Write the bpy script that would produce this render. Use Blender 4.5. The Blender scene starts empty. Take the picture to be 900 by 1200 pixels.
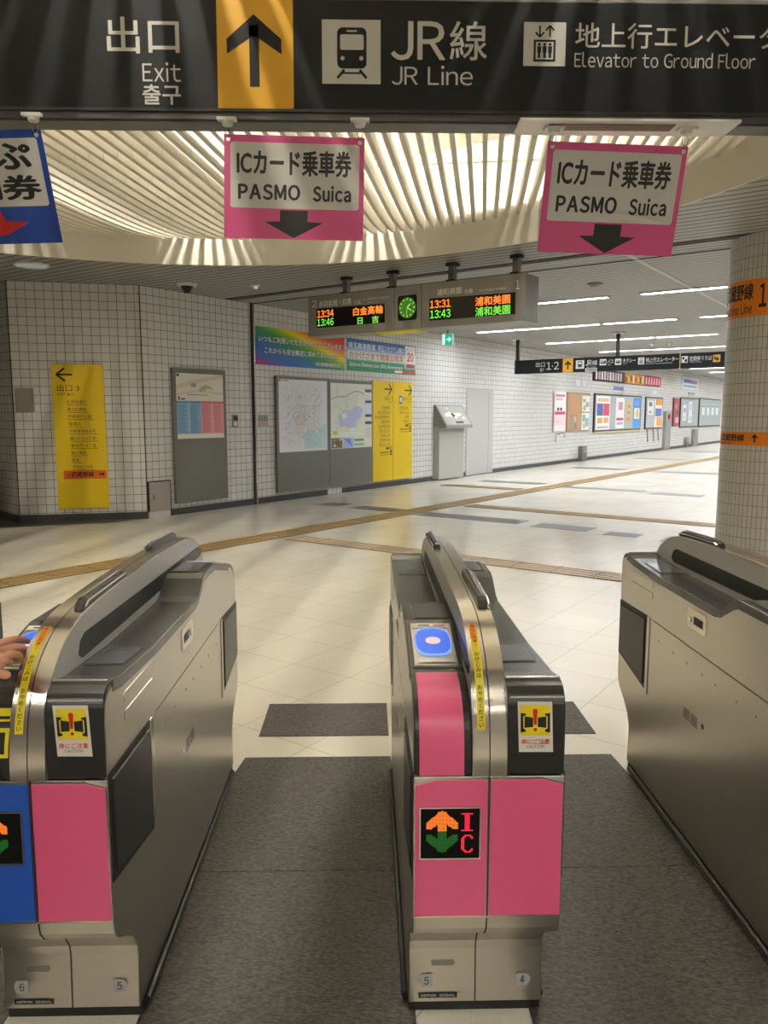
import bpy, math, random
from mathutils import Vector, Matrix
random.seed(7)
sc = bpy.context.scene
col = sc.collection
# ------------------------------------------------------------------ camera
F = 900.0
PITCH = math.atan(115 / 900.0)
YAW = math.atan(20 / 907.0)
CAMZ = 1.5
cam_d = bpy.data.cameras.new('camera')
cam = bpy.data.objects.new('camera', cam_d); col.objects.link(cam)
cam.location = (0, 0, CAMZ)
cam.rotation_euler = (math.pi / 2 - PITCH, 0, -YAW)
cam_d.sensor_fit = 'VERTICAL'; cam_d.sensor_height = 36.0; cam_d.lens = 36.0 * F / 1200.0
cam_d.clip_start = 0.05; cam_d.clip_end = 200
sc.camera = cam
# ------------------------------------------------------------------ world, exposure
w = bpy.data.worlds.new('world'); sc.world = w; w.use_nodes = True
w.node_tree.nodes['Background'].inputs[0].default_value = (1.0, 0.95, 0.88, 1)
w.node_tree.nodes['Background'].inputs[1].default_value = 0.05
sc.view_settings.view_transform = 'Standard'; sc.view_settings.look = 'None'
sc.view_settings.gamma = 1; sc.view_settings.use_curve_mapping = False
sc.view_settings.exposure = 0.0
HALL_TUBE = 80.0      # strength of the tubes in the far hall
NEAR_TUBE = 85.0       # tubes over the area behind the gates
DOME_TUBE = 245.0       # tubes over the louvre
# ------------------------------------------------------------------ photo geometry helpers
sp, cp, sy, cy = math.sin(PITCH), math.cos(PITCH), math.sin(YAW), math.cos(YAW)
def ray(x, y):
    u = (x - 450) / F; v = (y - 600) / F
    f = cp - v * sp
    return (u * cy + f * sy, -u * sy + f * cy, -sp - v * cp)
def on_y(x, y, Y):
    r = ray(x, y); t = Y / r[1]; return (r[0] * t, CAMZ + r[2] * t)
def on_z(x, y, z=0):
    r = ray(x, y); t = (z - CAMZ) / r[2]; return (r[0] * t, r[1] * t)
A = math.atan(645 / 907) + YAW                      # direction of the long tiled wall
UX, UY = math.sin(A), math.cos(A)                   # along the wall
WX, WY = math.cos(A), -math.sin(A)                  # away from the wall
P0 = on_z(298, 591, 0)
def g2w(u, w_): return (P0[0] + u * UX + w_ * WX, P0[1] + u * UY + w_ * WY)
def on_plane(x, y, p, d):
    r = ray(x, y); n = (d[1], -d[0])
    t = (p[0] * n[0] + p[1] * n[1]) / (r[0] * n[0] + r[1] * n[1])
    return ((r[0] * t - p[0]) * d[0] + (r[1] * t - p[1]) * d[1], CAMZ + r[2] * t)
def on_wall(x, y): return on_plane(x, y, P0, (UX, UY))
def on_perp(x, y, u): return on_plane(x, y, g2w(u, 0), (WX, WY))
ROT_WALL = math.pi / 2 - A
ROT_PERP = -A
# ------------------------------------------------------------------ materials
MC = {}
def mat(name, c, rough=0.5, metal=0.0, emis=None, es=0.0, spec=0.5, coat=0.0, bump=None, aniso=0.0):
    if name in MC: return MC[name]
    m = bpy.data.materials.new(name); m.use_nodes = True
    nt = m.node_tree; b = nt.nodes['Principled BSDF']
    b.inputs['Base Color'].default_value = (*c, 1); b.inputs['Roughness'].default_value = rough
    b.inputs['Metallic'].default_value = metal; b.inputs['Specular IOR Level'].default_value = spec
    b.inputs['Coat Weight'].default_value = coat
    if aniso: b.inputs['Anisotropic'].default_value = aniso
    if emis:
        b.inputs['Emission Color'].default_value = (*emis, 1); b.inputs['Emission Strength'].default_value = es
    # faint procedural variation so no surface is perfectly flat in tone
    tc = nt.nodes.new('ShaderNodeTexCoord'); nz = nt.nodes.new('ShaderNodeTexNoise')
    nz.inputs['Scale'].default_value = bump[0] if bump else 9.0
    nz.inputs['Detail'].default_value = 3
    nt.links.new(tc.outputs['Object'], nz.inputs['Vector'])
    if bump:
        bp = nt.nodes.new('ShaderNodeBump'); bp.inputs['Strength'].default_value = bump[1]
        bp.inputs['Distance'].default_value = bump[2]
        nt.links.new(nz.outputs['Fac'], bp.inputs['Height']); nt.links.new(bp.outputs['Normal'], b.inputs['Normal'])
    else:
        mr = nt.nodes.new('ShaderNodeMapRange')
        mr.inputs['To Min'].default_value = max(0.02, rough - 0.012); mr.inputs['To Max'].default_value = min(1, rough + 0.012)
        nt.links.new(nz.outputs['Fac'], mr.inputs['Value']); nt.links.new(mr.outputs['Result'], b.inputs['Roughness'])
    MC[name] = m; return m
def emat(name, c, s):
    return mat(name, (0.02, 0.02, 0.02), 0.5, emis=c, es=s)
def hexc(h):
    v = [int(h[i:i + 2], 16) / 255 for i in (0, 2, 4)]
    return tuple(x / 12.92 if x <= 0.04045 else ((x + 0.055) / 1.055) ** 2.4 for x in v)
def P(h, rough=0.45): return mat('print_' + h, hexc(h), rough)

steel = mat('brushed_steel', (0.60, 0.57, 0.52), 0.30, 1.0, bump=(60, 0.02, 0.001))
steel_hi = mat('polished_steel', (0.66, 0.62, 0.56), 0.2, 1.0)
steel_dk = mat('dull_steel', (0.30, 0.29, 0.27), 0.4, 1.0)
chrome = mat('chrome', (0.8, 0.8, 0.8), 0.1, 1.0)
alu = mat('grey_aluminium', (0.42, 0.42, 0.41), 0.35, 0.85)
frame_grey = mat('sign_frame_grey', hexc('787872'), 0.5, 0.2)
blk = mat('black_plastic', (0.022, 0.022, 0.021), 0.28, spec=0.5)
blk_matt = mat('black_rubber', (0.012, 0.012, 0.012), 0.5)
smoke = mat('smoked_panel', (0.028, 0.029, 0.030), 0.35, spec=.3)
skinm = mat('light_grey_paint', (0.52, 0.52, 0.51), 0.3)
deckm = mat('dark_grey_deck', (0.055, 0.055, 0.053), 0.24)
glassy = mat('grey_glass_panel', (0.12, 0.125, 0.13), 0.15)
pink = mat('pink_panel', (0.80, 0.115, 0.26), 0.3)
blue = mat('blue_panel', (0.02, 0.10, 0.52), 0.3)
white_p = mat('white_plastic', (0.75, 0.74, 0.70), 0.4)
seam = mat('dark_seam', (0.03, 0.028, 0.025), 0.6)
sign_black = mat('sign_black', (0.009, 0.010, 0.012), 0.5, spec=0.25)
sign_white = mat('sign_white', (0.62, 0.61, 0.57), 0.5)
sign_yel = mat('sign_yellow', (0.80, 0.42, 0.01), 0.4)
ink = mat('black_ink', (0.012, 0.012, 0.012), 0.5)
yellow = mat('yellow_board', (0.86, 0.60, 0.004), 0.4)
warn_y = mat('warning_yellow', (0.85, 0.70, 0.02), 0.4)

def brick_mat(name, c1, c2, mortar, bw, bh, ms, coords='Object', axes='XZ', rough=0.25, joint=None, bump=0.3, rot=0.0, off=(0, 0), noise_amt=0.0):
    m = bpy.data.materials.new(name); m.use_nodes = True
    nt = m.node_tree; L = nt.links; b = nt.nodes['Principled BSDF']
    tc = nt.nodes.new('ShaderNodeTexCoord')
    sep = nt.nodes.new('ShaderNodeSeparateXYZ'); cb = nt.nodes.new('ShaderNodeCombineXYZ')
    L.new(tc.outputs[coords], sep.inputs[0])
    L.new(sep.outputs[axes[0]], cb.inputs[0]); L.new(sep.outputs[axes[1]], cb.inputs[1])
    mp = nt.nodes.new('ShaderNodeMapping'); mp.inputs['Rotation'].default_value[2] = rot
    mp.inputs['Location'].default_value = (off[0], off[1], 0)
    L.new(cb.outputs[0], mp.inputs[0])
    def brick(w_, h_, s_):
        n = nt.nodes.new('ShaderNodeTexBrick'); n.offset = 0; n.squash = 1
        n.inputs['Scale'].default_value = 1; n.inputs['Brick Width'].default_value = w_
        n.inputs['Row Height'].default_value = h_; n.inputs['Mortar Size'].default_value = s_
        n.inputs['Mortar Smooth'].default_value = 0.1
        L.new(mp.outputs[0], n.inputs['Vector']); return n
    n1 = brick(bw, bh, ms)
    n1.inputs['Color1'].default_value = (*c1, 1); n1.inputs['Color2'].default_value = (*c2, 1); n1.inputs['Mortar'].default_value = (*mortar, 1)
    colr = n1.outputs['Color']
    if joint:
        n2 = brick(joint, 100, 0.004)
        mx = nt.nodes.new('ShaderNodeMix'); mx.data_type = 'RGBA'
        L.new(n2.outputs['Fac'], mx.inputs[0]); L.new(colr, mx.inputs[6]); mx.inputs[7].default_value = (0.02, 0.02, 0.02, 1)
        colr = mx.outputs[2]
    if noise_amt:
        nz = nt.nodes.new('ShaderNodeTexNoise'); nz.inputs['Scale'].default_value = 120; nz.inputs['Detail'].default_value = 3
        L.new(tc.outputs['Object'], nz.inputs['Vector'])
        nz2 = nt.nodes.new('ShaderNodeTexNoise'); nz2.inputs['Scale'].default_value = 1.3; nz2.inputs['Detail'].default_value = 2
        L.new(tc.outputs['Object'], nz2.inputs['Vector'])
        ad = nt.nodes.new('ShaderNodeMath'); ad.operation = 'ADD'; L.new(nz.outputs['Fac'], ad.inputs[0]); L.new(nz2.outputs['Fac'], ad.inputs[1])
        mr = nt.nodes.new('ShaderNodeMapRange'); mr.inputs['From Min'].default_value = 0.6; mr.inputs['From Max'].default_value = 1.4
        mr.inputs['To Min'].default_value = 1 - noise_amt; mr.inputs['To Max'].default_value = 1 + noise_amt
        L.new(ad.outputs[0], mr.inputs['Value'])
        vm = nt.nodes.new('ShaderNodeVectorMath'); vm.operation = 'SCALE'
        L.new(colr, vm.inputs[0]); L.new(mr.outputs['Result'], vm.inputs['Scale']); colr = vm.outputs[0]
    L.new(colr, b.inputs['Base Color']); b.inputs['Roughness'].default_value = rough
    bp = nt.nodes.new('ShaderNodeBump'); bp.inputs['Strength'].default_value = bump; bp.inputs['Distance'].default_value = 0.002; bp.invert = True
    L.new(n1.outputs['Fac'], bp.inputs['Height']); L.new(bp.outputs['Normal'], b.inputs['Normal'])
    return m
tile_wall = brick_mat('wall_tile', (0.74, 0.73, 0.71), (0.69, 0.68, 0.66), (0.09, 0.087, 0.085), 0.117, 0.117, 0.0035, joint=0.702, rough=0.42)
tile_pillar = brick_mat('pillar_tile', (0.60, 0.58, 0.53), (0.56, 0.54, 0.49), (0.17, 0.16, 0.14), 0.047, 0.113, 0.0025, coords='UV', axes='XY', rough=0.3)
floor_m = brick_mat('floor_stone_tile', (0.74, 0.70, 0.60), (0.70, 0.66, 0.565), (0.43, 0.40, 0.33), 0.42, 0.42, 0.0020, axes='XY', rough=0.22, bump=0.1, noise_amt=0.10)

def strip_ceiling_mat():
    m = bpy.data.materials.new('ceiling_strip_metal'); m.use_nodes = True
    nt = m.node_tree; L = nt.links; b = nt.nodes['Principled BSDF']
    tc = nt.nodes.new('ShaderNodeTexCoord'); sep = nt.nodes.new('ShaderNodeSeparateXYZ'); L.new(tc.outputs['Object'], sep.inputs[0])
    m1 = nt.nodes.new('ShaderNodeMath'); m1.operation = 'MULTIPLY'; m1.inputs[1].default_value = UX; L.new(sep.outputs[0], m1.inputs[0])
    m2 = nt.nodes.new('ShaderNodeMath'); m2.operation = 'MULTIPLY_ADD'; m2.inputs[1].default_value = UY; L.new(sep.outputs[1], m2.inputs[0]); L.new(m1.outputs[0], m2.inputs[2])
    dv = nt.nodes.new('ShaderNodeMath'); dv.operation = 'DIVIDE'; dv.inputs[1].default_value = 0.14; L.new(m2.outputs[0], dv.inputs[0])
    fr = nt.nodes.new('ShaderNodeMath'); fr.operation = 'FRACT'; L.new(dv.outputs[0], fr.inputs[0])
    cr = nt.nodes.new('ShaderNodeValToRGB'); cr.color_ramp.interpolation = 'LINEAR'
    e = cr.color_ramp.elements; e[0].position = 0.0; e[0].color = (0.05, 0.05, 0.047, 1); e[1].position = 0.20; e[1].color = (0.04, 0.04, 0.038, 1)
    k = e.new(0.25); k.color = (0.34, 0.33, 0.31, 1); k = e.new(1.0); k.color = (0.36, 0.35, 0.33, 1)
    L.new(fr.outputs[0], cr.inputs[0]); L.new(cr.outputs[0], b.inputs['Base Color'])
    b.inputs['Roughness'].default_value = 0.5
    return m
ceil_m = strip_ceiling_mat()

def granite_mat():
    m = bpy.data.materials.new('dark_flamed_granite'); m.use_nodes = True
    nt = m.node_tree; L = nt.links; b = nt.nodes['Principled BSDF']
    tc = nt.nodes.new('ShaderNodeTexCoord')
    nz = nt.nodes.new('ShaderNodeTexNoise'); nz.inputs['Scale'].default_value = 110; nz.inputs['Detail'].default_value = 4
    mp = nt.nodes.new('ShaderNodeMapping'); mp.inputs['Scale'].default_value = (0.6, 1.3, 1)
    L.new(tc.outputs['Object'], mp.inputs[0]); L.new(mp.outputs[0], nz.inputs['Vector'])
    cr = nt.nodes.new('ShaderNodeValToRGB'); e = cr.color_ramp.elements
    e[0].position = 0.3; e[0].color = (0.022, 0.020, 0.018, 1); e[1].position = 0.72; e[1].color = (0.12, 0.108, 0.092, 1)
    L.new(nz.outputs['Fac'], cr.inputs[0]); L.new(cr.outputs[0], b.inputs['Base Color'])
    b.inputs['Roughness'].default_value = 0.5; b.inputs['Specular IOR Level'].default_value = 0.3
    bp = nt.nodes.new('ShaderNodeBump'); bp.inputs['Strength'].default_value = 0.8; bp.inputs['Distance'].default_value = 0.004
    L.new(nz.outputs['Fac'], bp.inputs['Height']); L.new(bp.outputs['Normal'], b.inputs['Normal'])
    return m
granite = granite_mat()
grey_stone = mat('grey_inlay_stone', (0.15, 0.15, 0.145), 0.5)
tan_strip = mat('tactile_tan', (0.40, 0.27, 0.115), 0.5)
pale_strip = mat('tactile_pale', (0.50, 0.40, 0.29), 0.5)
tan_dark = mat('tactile_brown', (0.13, 0.075, 0.03), 0.5)
base_m = mat('baseboard_grey', (0.055, 0.057, 0.06), 0.35)

def ramp_print(name, ang, stops, scale, off):
    m = bpy.data.materials.new(name); m.use_nodes = True
    nt = m.node_tree; L = nt.links; b = nt.nodes['Principled BSDF']
    tc = nt.nodes.new('ShaderNodeTexCoord'); sep = nt.nodes.new('ShaderNodeSeparateXYZ'); L.new(tc.outputs['Object'], sep.inputs[0])
    m1 = nt.nodes.new('ShaderNodeMath'); m1.operation = 'MULTIPLY'; m1.inputs[1].default_value = math.cos(ang) / scale; L.new(sep.outputs[0], m1.inputs[0])
    m2 = nt.nodes.new('ShaderNodeMath'); m2.operation = 'MULTIPLY_ADD'; m2.inputs[1].default_value = math.sin(ang) / scale; L.new(sep.outputs[2], m2.inputs[0]); L.new(m1.outputs[0], m2.inputs[2])
    m3 = nt.nodes.new('ShaderNodeMath'); m3.operation = 'ADD'; m3.inputs[1].default_value = off; L.new(m2.outputs[0], m3.inputs[0])
    cr = nt.nodes.new('ShaderNodeValToRGB'); e = cr.color_ramp.elements
    e[0].position = stops[0][0]; e[0].color = (*hexc(stops[0][1]), 1); e[1].position = stops[1][0]; e[1].color = (*hexc(stops[1][1]), 1)
    for p, c in stops[2:]:
        k = e.new(p); k.color = (*hexc(c), 1)
    L.new(m3.outputs[0], cr.inputs[0]); L.new(cr.outputs[0], b.inputs['Base Color']); b.inputs['Roughness'].default_value = 0.4
    return m

# ------------------------------------------------------------------ mesh helpers
TC = {}
def text_geo(s, bold=0.0, shear=0.0):
    k = (s, bold, shear)
    if k not in TC:
        cu = bpy.data.curves.new('t', 'FONT'); cu.body = s; cu.size = 1; cu.shear = shear
        cu.resolution_u = 3 if len(s) < 14 else 2
        o = bpy.data.objects.new('t', cu); m = o.to_mesh()
        vs = [(v.co.x, v.co.y, 0) for v in m.vertices]; fs = [tuple(p.vertices) for p in m.polygons]
        if bold > 0:
            n0 = len(vs); v0 = list(vs); f0 = list(fs); d = bold * 0.8
            for i, (dx, dy) in enumerate(((d, 0), (-d, 0), (0, d), (0, -d)) if bold < .04 else ((d, 0), (-d, 0), (0, d * .7), (0, -d * .7), (d * .5, d * .4), (-d * .5, -d * .4))):
                vs += [(a + dx, b_ + dy, i + 1) for a, b_, _ in v0]; fs += [tuple(q + n0 * (i + 1) for q in f) for f in f0]
        o.to_mesh_clear(); bpy.data.objects.remove(o); bpy.data.curves.remove(cu)
        x0 = min(v[0] for v in vs); x1 = max(v[0] for v in vs); y0 = min(v[1] for v in vs); y1 = max(v[1] for v in vs)
        TC[k] = (vs, fs, x0, x1, y0, y1)
    return TC[k]
def packed_geo(s, bold=0.0, gap=0.085):
    # proportional setting of the wide sans glyphs: plain modern letters and flagged figure one
    k = ('packed', s, bold)
    if k in TC: return TC[k]
    if s == '^':
        vs = [(.38, 0, 0), (.62, 0, 0), (.62, .5, 0), (1, .5, 0), (.5, 1, 0), (0, .5, 0), (.38, .5, 0)]
        TC[k] = (vs, [(0, 1, 2, 6), (3, 4, 5)], 0, 1, 0, 1); return TC[k]
    vs = []; fs = []; x = 0
    for ch in s:
        if ch == ' ': x += .33; continue
        c = chr(ord(ch) + 0xFEE0) if 33 <= ord(ch) <= 126 else ch
        v, f, a0, a1, _, _ = text_geo(c, bold); o = len(vs)
        vs += [(p[0] - a0 + x, p[1], p[2]) for p in v]; fs += [tuple(i + o for i in q) for q in f]
        x += a1 - a0 + gap
    TC[k] = (vs, fs, min(v[0] for v in vs), max(v[0] for v in vs), min(v[1] for v in vs), max(v[1] for v in vs))
    return TC[k]
def any_geo(s, bold=0.0, shear=0.0):
    if not shear and (s == '^' or all(ord(c) < 127 or c in '·' for c in s) ): return packed_geo(s, bold)
    return text_geo(s, bold, shear)
class MB:
    def __init__(s): s.v = []; s.f = []; s.m = []; s.mats = []
    def mi(s, m):
        if m not in s.mats: s.mats.append(m)
        return s.mats.index(m)
    def add(s, vs, fs, m):
        o = len(s.v); i = s.mi(m); s.v += [tuple(v) for v in vs]
        for f in fs: s.f.append(tuple(a + o for a in f)); s.m.append(i)
        return s
    def box(s, x0, x1, y0, y1, z0, z1, m):
        vs = [(x, y, z) for z in (z0, z1) for y in (y0, y1) for x in (x0, x1)]
        return s.add(vs, [(0, 2, 3, 1), (4, 5, 7, 6), (0, 1, 5, 4), (2, 6, 7, 3), (0, 4, 6, 2), (1, 3, 7, 5)], m)
    def rbox(s, c, sx, sy, sz, M, m):
        vs = [M @ Vector((x * sx / 2, y * sy / 2, z * sz / 2)) + Vector(c) for z in (-1, 1) for y in (-1, 1) for x in (-1, 1)]
        return s.add(vs, [(0, 2, 3, 1), (4, 5, 7, 6), (0, 1, 5, 4), (2, 6, 7, 3), (0, 4, 6, 2), (1, 3, 7, 5)], m)
    def prism_yz(s, pts, x0, x1, m):            # closed polygon in (y,z) extruded along x
        n = len(pts); vs = [(x0, y, z) for y, z in pts] + [(x1, y, z) for y, z in pts]
        fs = [tuple(range(n)), tuple(range(2 * n - 1, n - 1, -1))] + [(i, i + n, (i + 1) % n + n, (i + 1) % n) for i in range(n)]
        return s.add(vs, fs, m)
    def prism_xz(s, pts, y0, y1, m):
        n = len(pts); vs = [(x, y0, z) for x, z in pts] + [(x, y1, z) for x, z in pts]
        fs = [tuple(range(n)), tuple(range(2 * n - 1, n - 1, -1))] + [(i, i + n, (i + 1) % n + n, (i + 1) % n) for i in range(n)]
        return s.add(vs, fs, m)
    def prism_xy(s, pts, z0, z1, m):
        n = len(pts); vs = [(x, y, z0) for x, y in pts] + [(x, y, z1) for x, y in pts]
        fs = [tuple(range(n - 1, -1, -1)), tuple(range(n, 2 * n))] + [(i, (i + 1) % n, (i + 1) % n + n, i + n) for i in range(n)]
        return s.add(vs, fs, m)
    def tube(s, pts, r, m, n=12, cap=True):
        pts = [Vector(p) for p in pts]; rings = []
        rr = r if isinstance(r, (list, tuple)) else [r] * len(pts)
        up = None
        for i, p in enumerate(pts):
            d = (pts[min(i + 1, len(pts) - 1)] - pts[max(i - 1, 0)]).normalized()
            if up is None:
                up = Vector((0, 0, 1)) if abs(d.z) < 0.9 else Vector((1, 0, 0))
            a = d.cross(up).normalized(); b_ = a.cross(d).normalized(); up = b_
            rings.append([p + (a * math.cos(t) + b_ * math.sin(t)) * rr[i] for t in [2 * math.pi * k / n for k in range(n)]])
        vs = [v for R in rings for v in R]; fs = []
        for i in range(len(pts) - 1):
            for k in range(n):
                fs.append((i * n + k, i * n + (k + 1) % n, (i + 1) * n + (k + 1) % n, (i + 1) * n + k))
        if cap: fs += [tuple(range(n - 1, -1, -1)), tuple(range((len(pts) - 1) * n, len(pts) * n))]
        return s.add(vs, fs, m)
    def cyl(s, c, r, z0, z1, m, n=24, r2=None):
        r2 = r if r2 is None else r2
        vs = [(c[0] + r * math.cos(2 * math.pi * k / n), c[1] + r * math.sin(2 * math.pi * k / n), z0) for k in range(n)]
        vs += [(c[0] + r2 * math.cos(2 * math.pi * k / n), c[1] + r2 * math.sin(2 * math.pi * k / n), z1) for k in range(n)]
        return s.add(vs, [tuple(range(n - 1, -1, -1)), tuple(range(n, 2 * n))] + [(k, (k + 1) % n, (k + 1) % n + n, k + n) for k in range(n)], m)
    def build(s, name, parent=None, bevel=0, smooth=False, seg=2, autos=None):
        me = bpy.data.meshes.new(name); me.from_pydata(s.v, [], s.f)
        for m in s.mats: me.materials.append(m)
        me.polygons.foreach_set('material_index', s.m)
        if smooth: me.polygons.foreach_set('use_smooth', [True] * len(s.f))
        me.update()
        o = bpy.data.objects.new(name, me); col.objects.link(o)
        if smooth: 
            e = o.modifiers.new('split', 'EDGE_SPLIT'); e.split_angle = math.radians(autos or 40)
        if bevel:
            b = o.modifiers.new('bevel', 'BEVEL'); b.width = bevel; b.segments = seg; b.limit_method = 'ANGLE'; b.angle_limit = math.radians(35)
            b.harden_normals = False
        if parent is not None: o.parent = parent
        return o
# flat print on a board: local x to the right, z up, facing -y
class Art(MB):
    def __init__(s, fn=None, ox=0, oz=0, y=0.0, step=0.0008):
        super().__init__(); s.fn = fn; s.ox = ox; s.oz = oz; s.y = y; s.step = step; s.layer = 1
    def Y(s, l): return s.y - s.step * (l if l is not None else s.layer)
    def poly(s, pts, m, l=None):
        yy = s.Y(l); n = len(pts)
        ar = sum(pts[i][0] * pts[(i + 1) % n][1] - pts[(i + 1) % n][0] * pts[i][1] for i in range(n))
        if ar < 0: pts = pts[::-1]
        s.add([(x, yy, z) for x, z in pts], [tuple(range(n))], m)
    def rect(s, x0, z0, x1, z1, m, l=None): s.poly([(x0, z0), (x1, z0), (x1, z1), (x0, z1)], m, l)
    def disc(s, x, z, r, m, l=None, n=24, rz=None):
        rz = rz or r
        s.poly([(x + r * math.cos(2 * math.pi * k / n), z + rz * math.sin(2 * math.pi * k / n)) for k in range(n)], m, l)
    def line(s, x0, z0, x1, z1, t, m, l=None):
        d = math.hypot(x1 - x0, z1 - z0) or 1; nx, nz = -(z1 - z0) / d * t / 2, (x1 - x0) / d * t / 2
        s.poly([(x0 + nx, z0 + nz), (x1 + nx, z1 + nz), (x1 - nx, z1 - nz), (x0 - nx, z0 - nz)], m, l)
    def fit(s, txt, x0, z0, x1, z1, m, bold=0.0, l=None, shear=0.0):
        vs, fs, a0, a1, b0, b1 = any_geo(txt, bold, shear); yy = s.Y(l)
        kx = (x1 - x0) / max(1e-6, a1 - a0); kz = (z1 - z0) / max(1e-6, b1 - b0)
        s.add([(x0 + (v[0] - a0) * kx, yy - .00012 * v[2], z0 + (v[1] - b0) * kz) for v in vs], fs, m)
    # photo pixel boxes mapped on the real plane
    def q(s, px, py):
        a, z = s.fn(px, py); return (a - s.ox, z - s.oz)
    def pfit(s, txt, pl, pt, pr, pb, m, bold=0.0, l=None, ptr=None, pbr=None, shear=0.0):
        ptr = pt if ptr is None else ptr; pbr = pb if pbr is None else pbr
        x0 = s.q(pl, (pt + pb) / 2)[0]; x1 = s.q(pr, (ptr + pbr) / 2)[0]
        z1 = (s.q(pl, pt)[1] + s.q(pr, ptr)[1]) / 2; z0 = (s.q(pl, pb)[1] + s.q(pr, pbr)[1]) / 2
        s.fit(txt, x0, z0, x1, z1, m, bold, l, shear)
    def ppoly(s, pts, m, l=None): s.poly([s.q(*p) for p in pts], m, l)

def empty(name, label, cat, loc=(0, 0, 0), rz=0.0, group=None):
    o = bpy.data.objects.new(name, None); col.objects.link(o); o.empty_display_size = 0.1
    o.location = loc; o.rotation_euler = (0, 0, rz); o['label'] = label; o['category'] = cat
    if group: o['group'] = group
    return o
def tag(o, label, cat, group=None):
    o['label'] = label; o['category'] = cat
    if group: o['group'] = group
    return o
def struct(o): o['kind'] = 'structure'; return o
def copy_tree(o, parent=None):
    c = o.copy(); col.objects.link(c); c.parent = parent
    for ch in [k for k in bpy.data.objects if k.parent == o]: copy_tree(ch, c)
    return c

# ================================================================== THE SETTING
CEIL = 3.28
b = MB(); b.box(-14, 14, -9, 0, -0.1, 0, floor_m)
fl = MB(); fl.box(-45, 60, -30, 40, -0.1, 0.0, floor_m)
floor = struct(fl.build('floor')); floor.location = (P0[0], P0[1], 0); floor.rotation_euler = (0, 0, ROT_WALL)
# offset so that joints fall as in the photo: joints at u=-5.79+k*.42, w=6.11+k*.42  (local y = -w)
def shift_tex(m, dx, dy):
    for n in m.node_tree.nodes:
        if n.type == 'MAPPING': n.inputs['Location'].default_value = (dx, dy, 0)
shift_tex(floor_m, 5.79 + 42, 6.11 + 42)

# dark granite slabs across the lanes
LANES = [(-0.53, 0.098), (0.452, 1.078), (1.46, 2.09), (-1.54, -0.925)]
sl = MB()
for (x0, x1) in LANES:
    sl.box(x0 - .045, x1 + .02, -1.2, 0.58, 0, 0.003, granite); sl.box(x0 - .045, x1 + .02, 0.584, 2.37, 0, 0.003, granite); sl.box(x0 - .045, x1 + .02, 2.374, 2.98, 0, 0.003, granite)
    sl.prism_xy([(x0 - .045, 2.98), (x1 + .02, 2.98), (x1, 3.222), (x0 - .008, 3.222)], 0, 0.003, granite)
    sl.box(x0 + 0.02, x1, 3.445, 3.85, 0, 0.003, granite)
struct(sl.build('trim_1'))
# grey stone inlays in the floor pattern
gi = MB()
def inlay(u0, u1, w0, w1, m, b_=gi, z=0.002):
    b_.add([(*g2w(u, w_), z) for u, w_ in ((u0, w0), (u0, w1), (u1, w1), (u1, w0))] + [(*g2w(u, w_), 0) for u, w_ in ((u0, w0), (u0, w1), (u1, w1), (u1, w0))],
           [(0, 1, 2, 3), (0, 4, 5, 1), (1, 5, 6, 2), (2, 6, 7, 3), (3, 7, 4, 0)], m)
for q in [(0.4, 0.82, 2.9, 4.6), (0.3, 0.72, 4.84, 5.62), (0.2, 0.5, 5.88, 6.3), (0.6, 1.0, 0.86, 1.3), (0.5, 0.92, 1.6, 2.42), (5.8, 6.15, 2.85, 4.65), (5.5, 5.9, 4.9, 5.8),
          (6.1, 6.5, 0.9, 2.4), (11.2, 11.7, 3.2, 5.2), (11.0, 11.5, 5.5, 6.6), (11.4, 11.9, 0.9, 2.5), (17.0, 17.6, 3.4, 5.4), (17, 17.6, 0.9, 2.6), (0.1, 0.5, 6.6, 8.0), (5.4, 5.9, 6.2, 8.0), (23, 23.6, 3.6, 5.6), (23, 23.6, .9, 2.8)]:
    inlay(*q, grey_stone)
struct(gi.build('trim_2'))
dk = MB()
dk.prism_xy([(-8, 9.6), (-4.75, 10.25), (-3.6, 10.62), (-3.3, 10.98), (-4.84, 10.69), (-5.4, 11.25), (-8, 13.5)], 0, 0.003, mat('dark_floor_stone', (0.07, 0.065, 0.06), 0.3))
struct(dk.build('trim_3'))
# tactile guide strips: base band and raised bars
def strip(name, a, c, width, bars, label, mm=None, hf=0.34):
    ax, ay = g2w(*a); cx, cy_ = g2w(*c); L_ = math.hypot(cx - ax, cy_ - ay)
    o = empty(name, label, 'tactile strip', (ax, ay, 0), math.atan2(cy_ - ay, cx - ax), 'tactile guide strips in the floor')
    bb = MB(); bb.box(0, L_, -width / 2, width / 2, 0, 0.003, tan_dark); bb.build('base_band', o)
    rb = MB()
    for k in range(bars):
        yk = -width / 2 + width * (k + 0.5) / bars; h = width / bars * hf
        n = max(1, int(L_ / 0.42))
        for j in range(n):
            rb.box(j * L_ / n + 0.006, (j + 1) * L_ / n - 0.006, yk - h, yk + h, 0.003, 0.008, mm or tan_strip)
    rb.build('raised_bars', o)
strip('tactile_strip', (-9, 2.40), (34, 3.55), 0.40, 5, 'long tan tactile strip running parallel to the tiled wall')
strip('tactile_strip', (-2.2, 2.9), (-2.2, 10.5), 0.36, 5, 'tactile strip crossing in front of the ticket gates towards the pillar', pale_strip, .36)
strip('tactile_strip', (1.95, 3.0), (1.8, 9.5), 0.36, 4, 'tan tactile strip branching right beyond the gates in mid hall')
strip('tactile_strip', (4.9, 0.75), (4.9, 2.5), 0.36, 4, 'short tan tactile strip leading to the tactile map stand')

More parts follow.
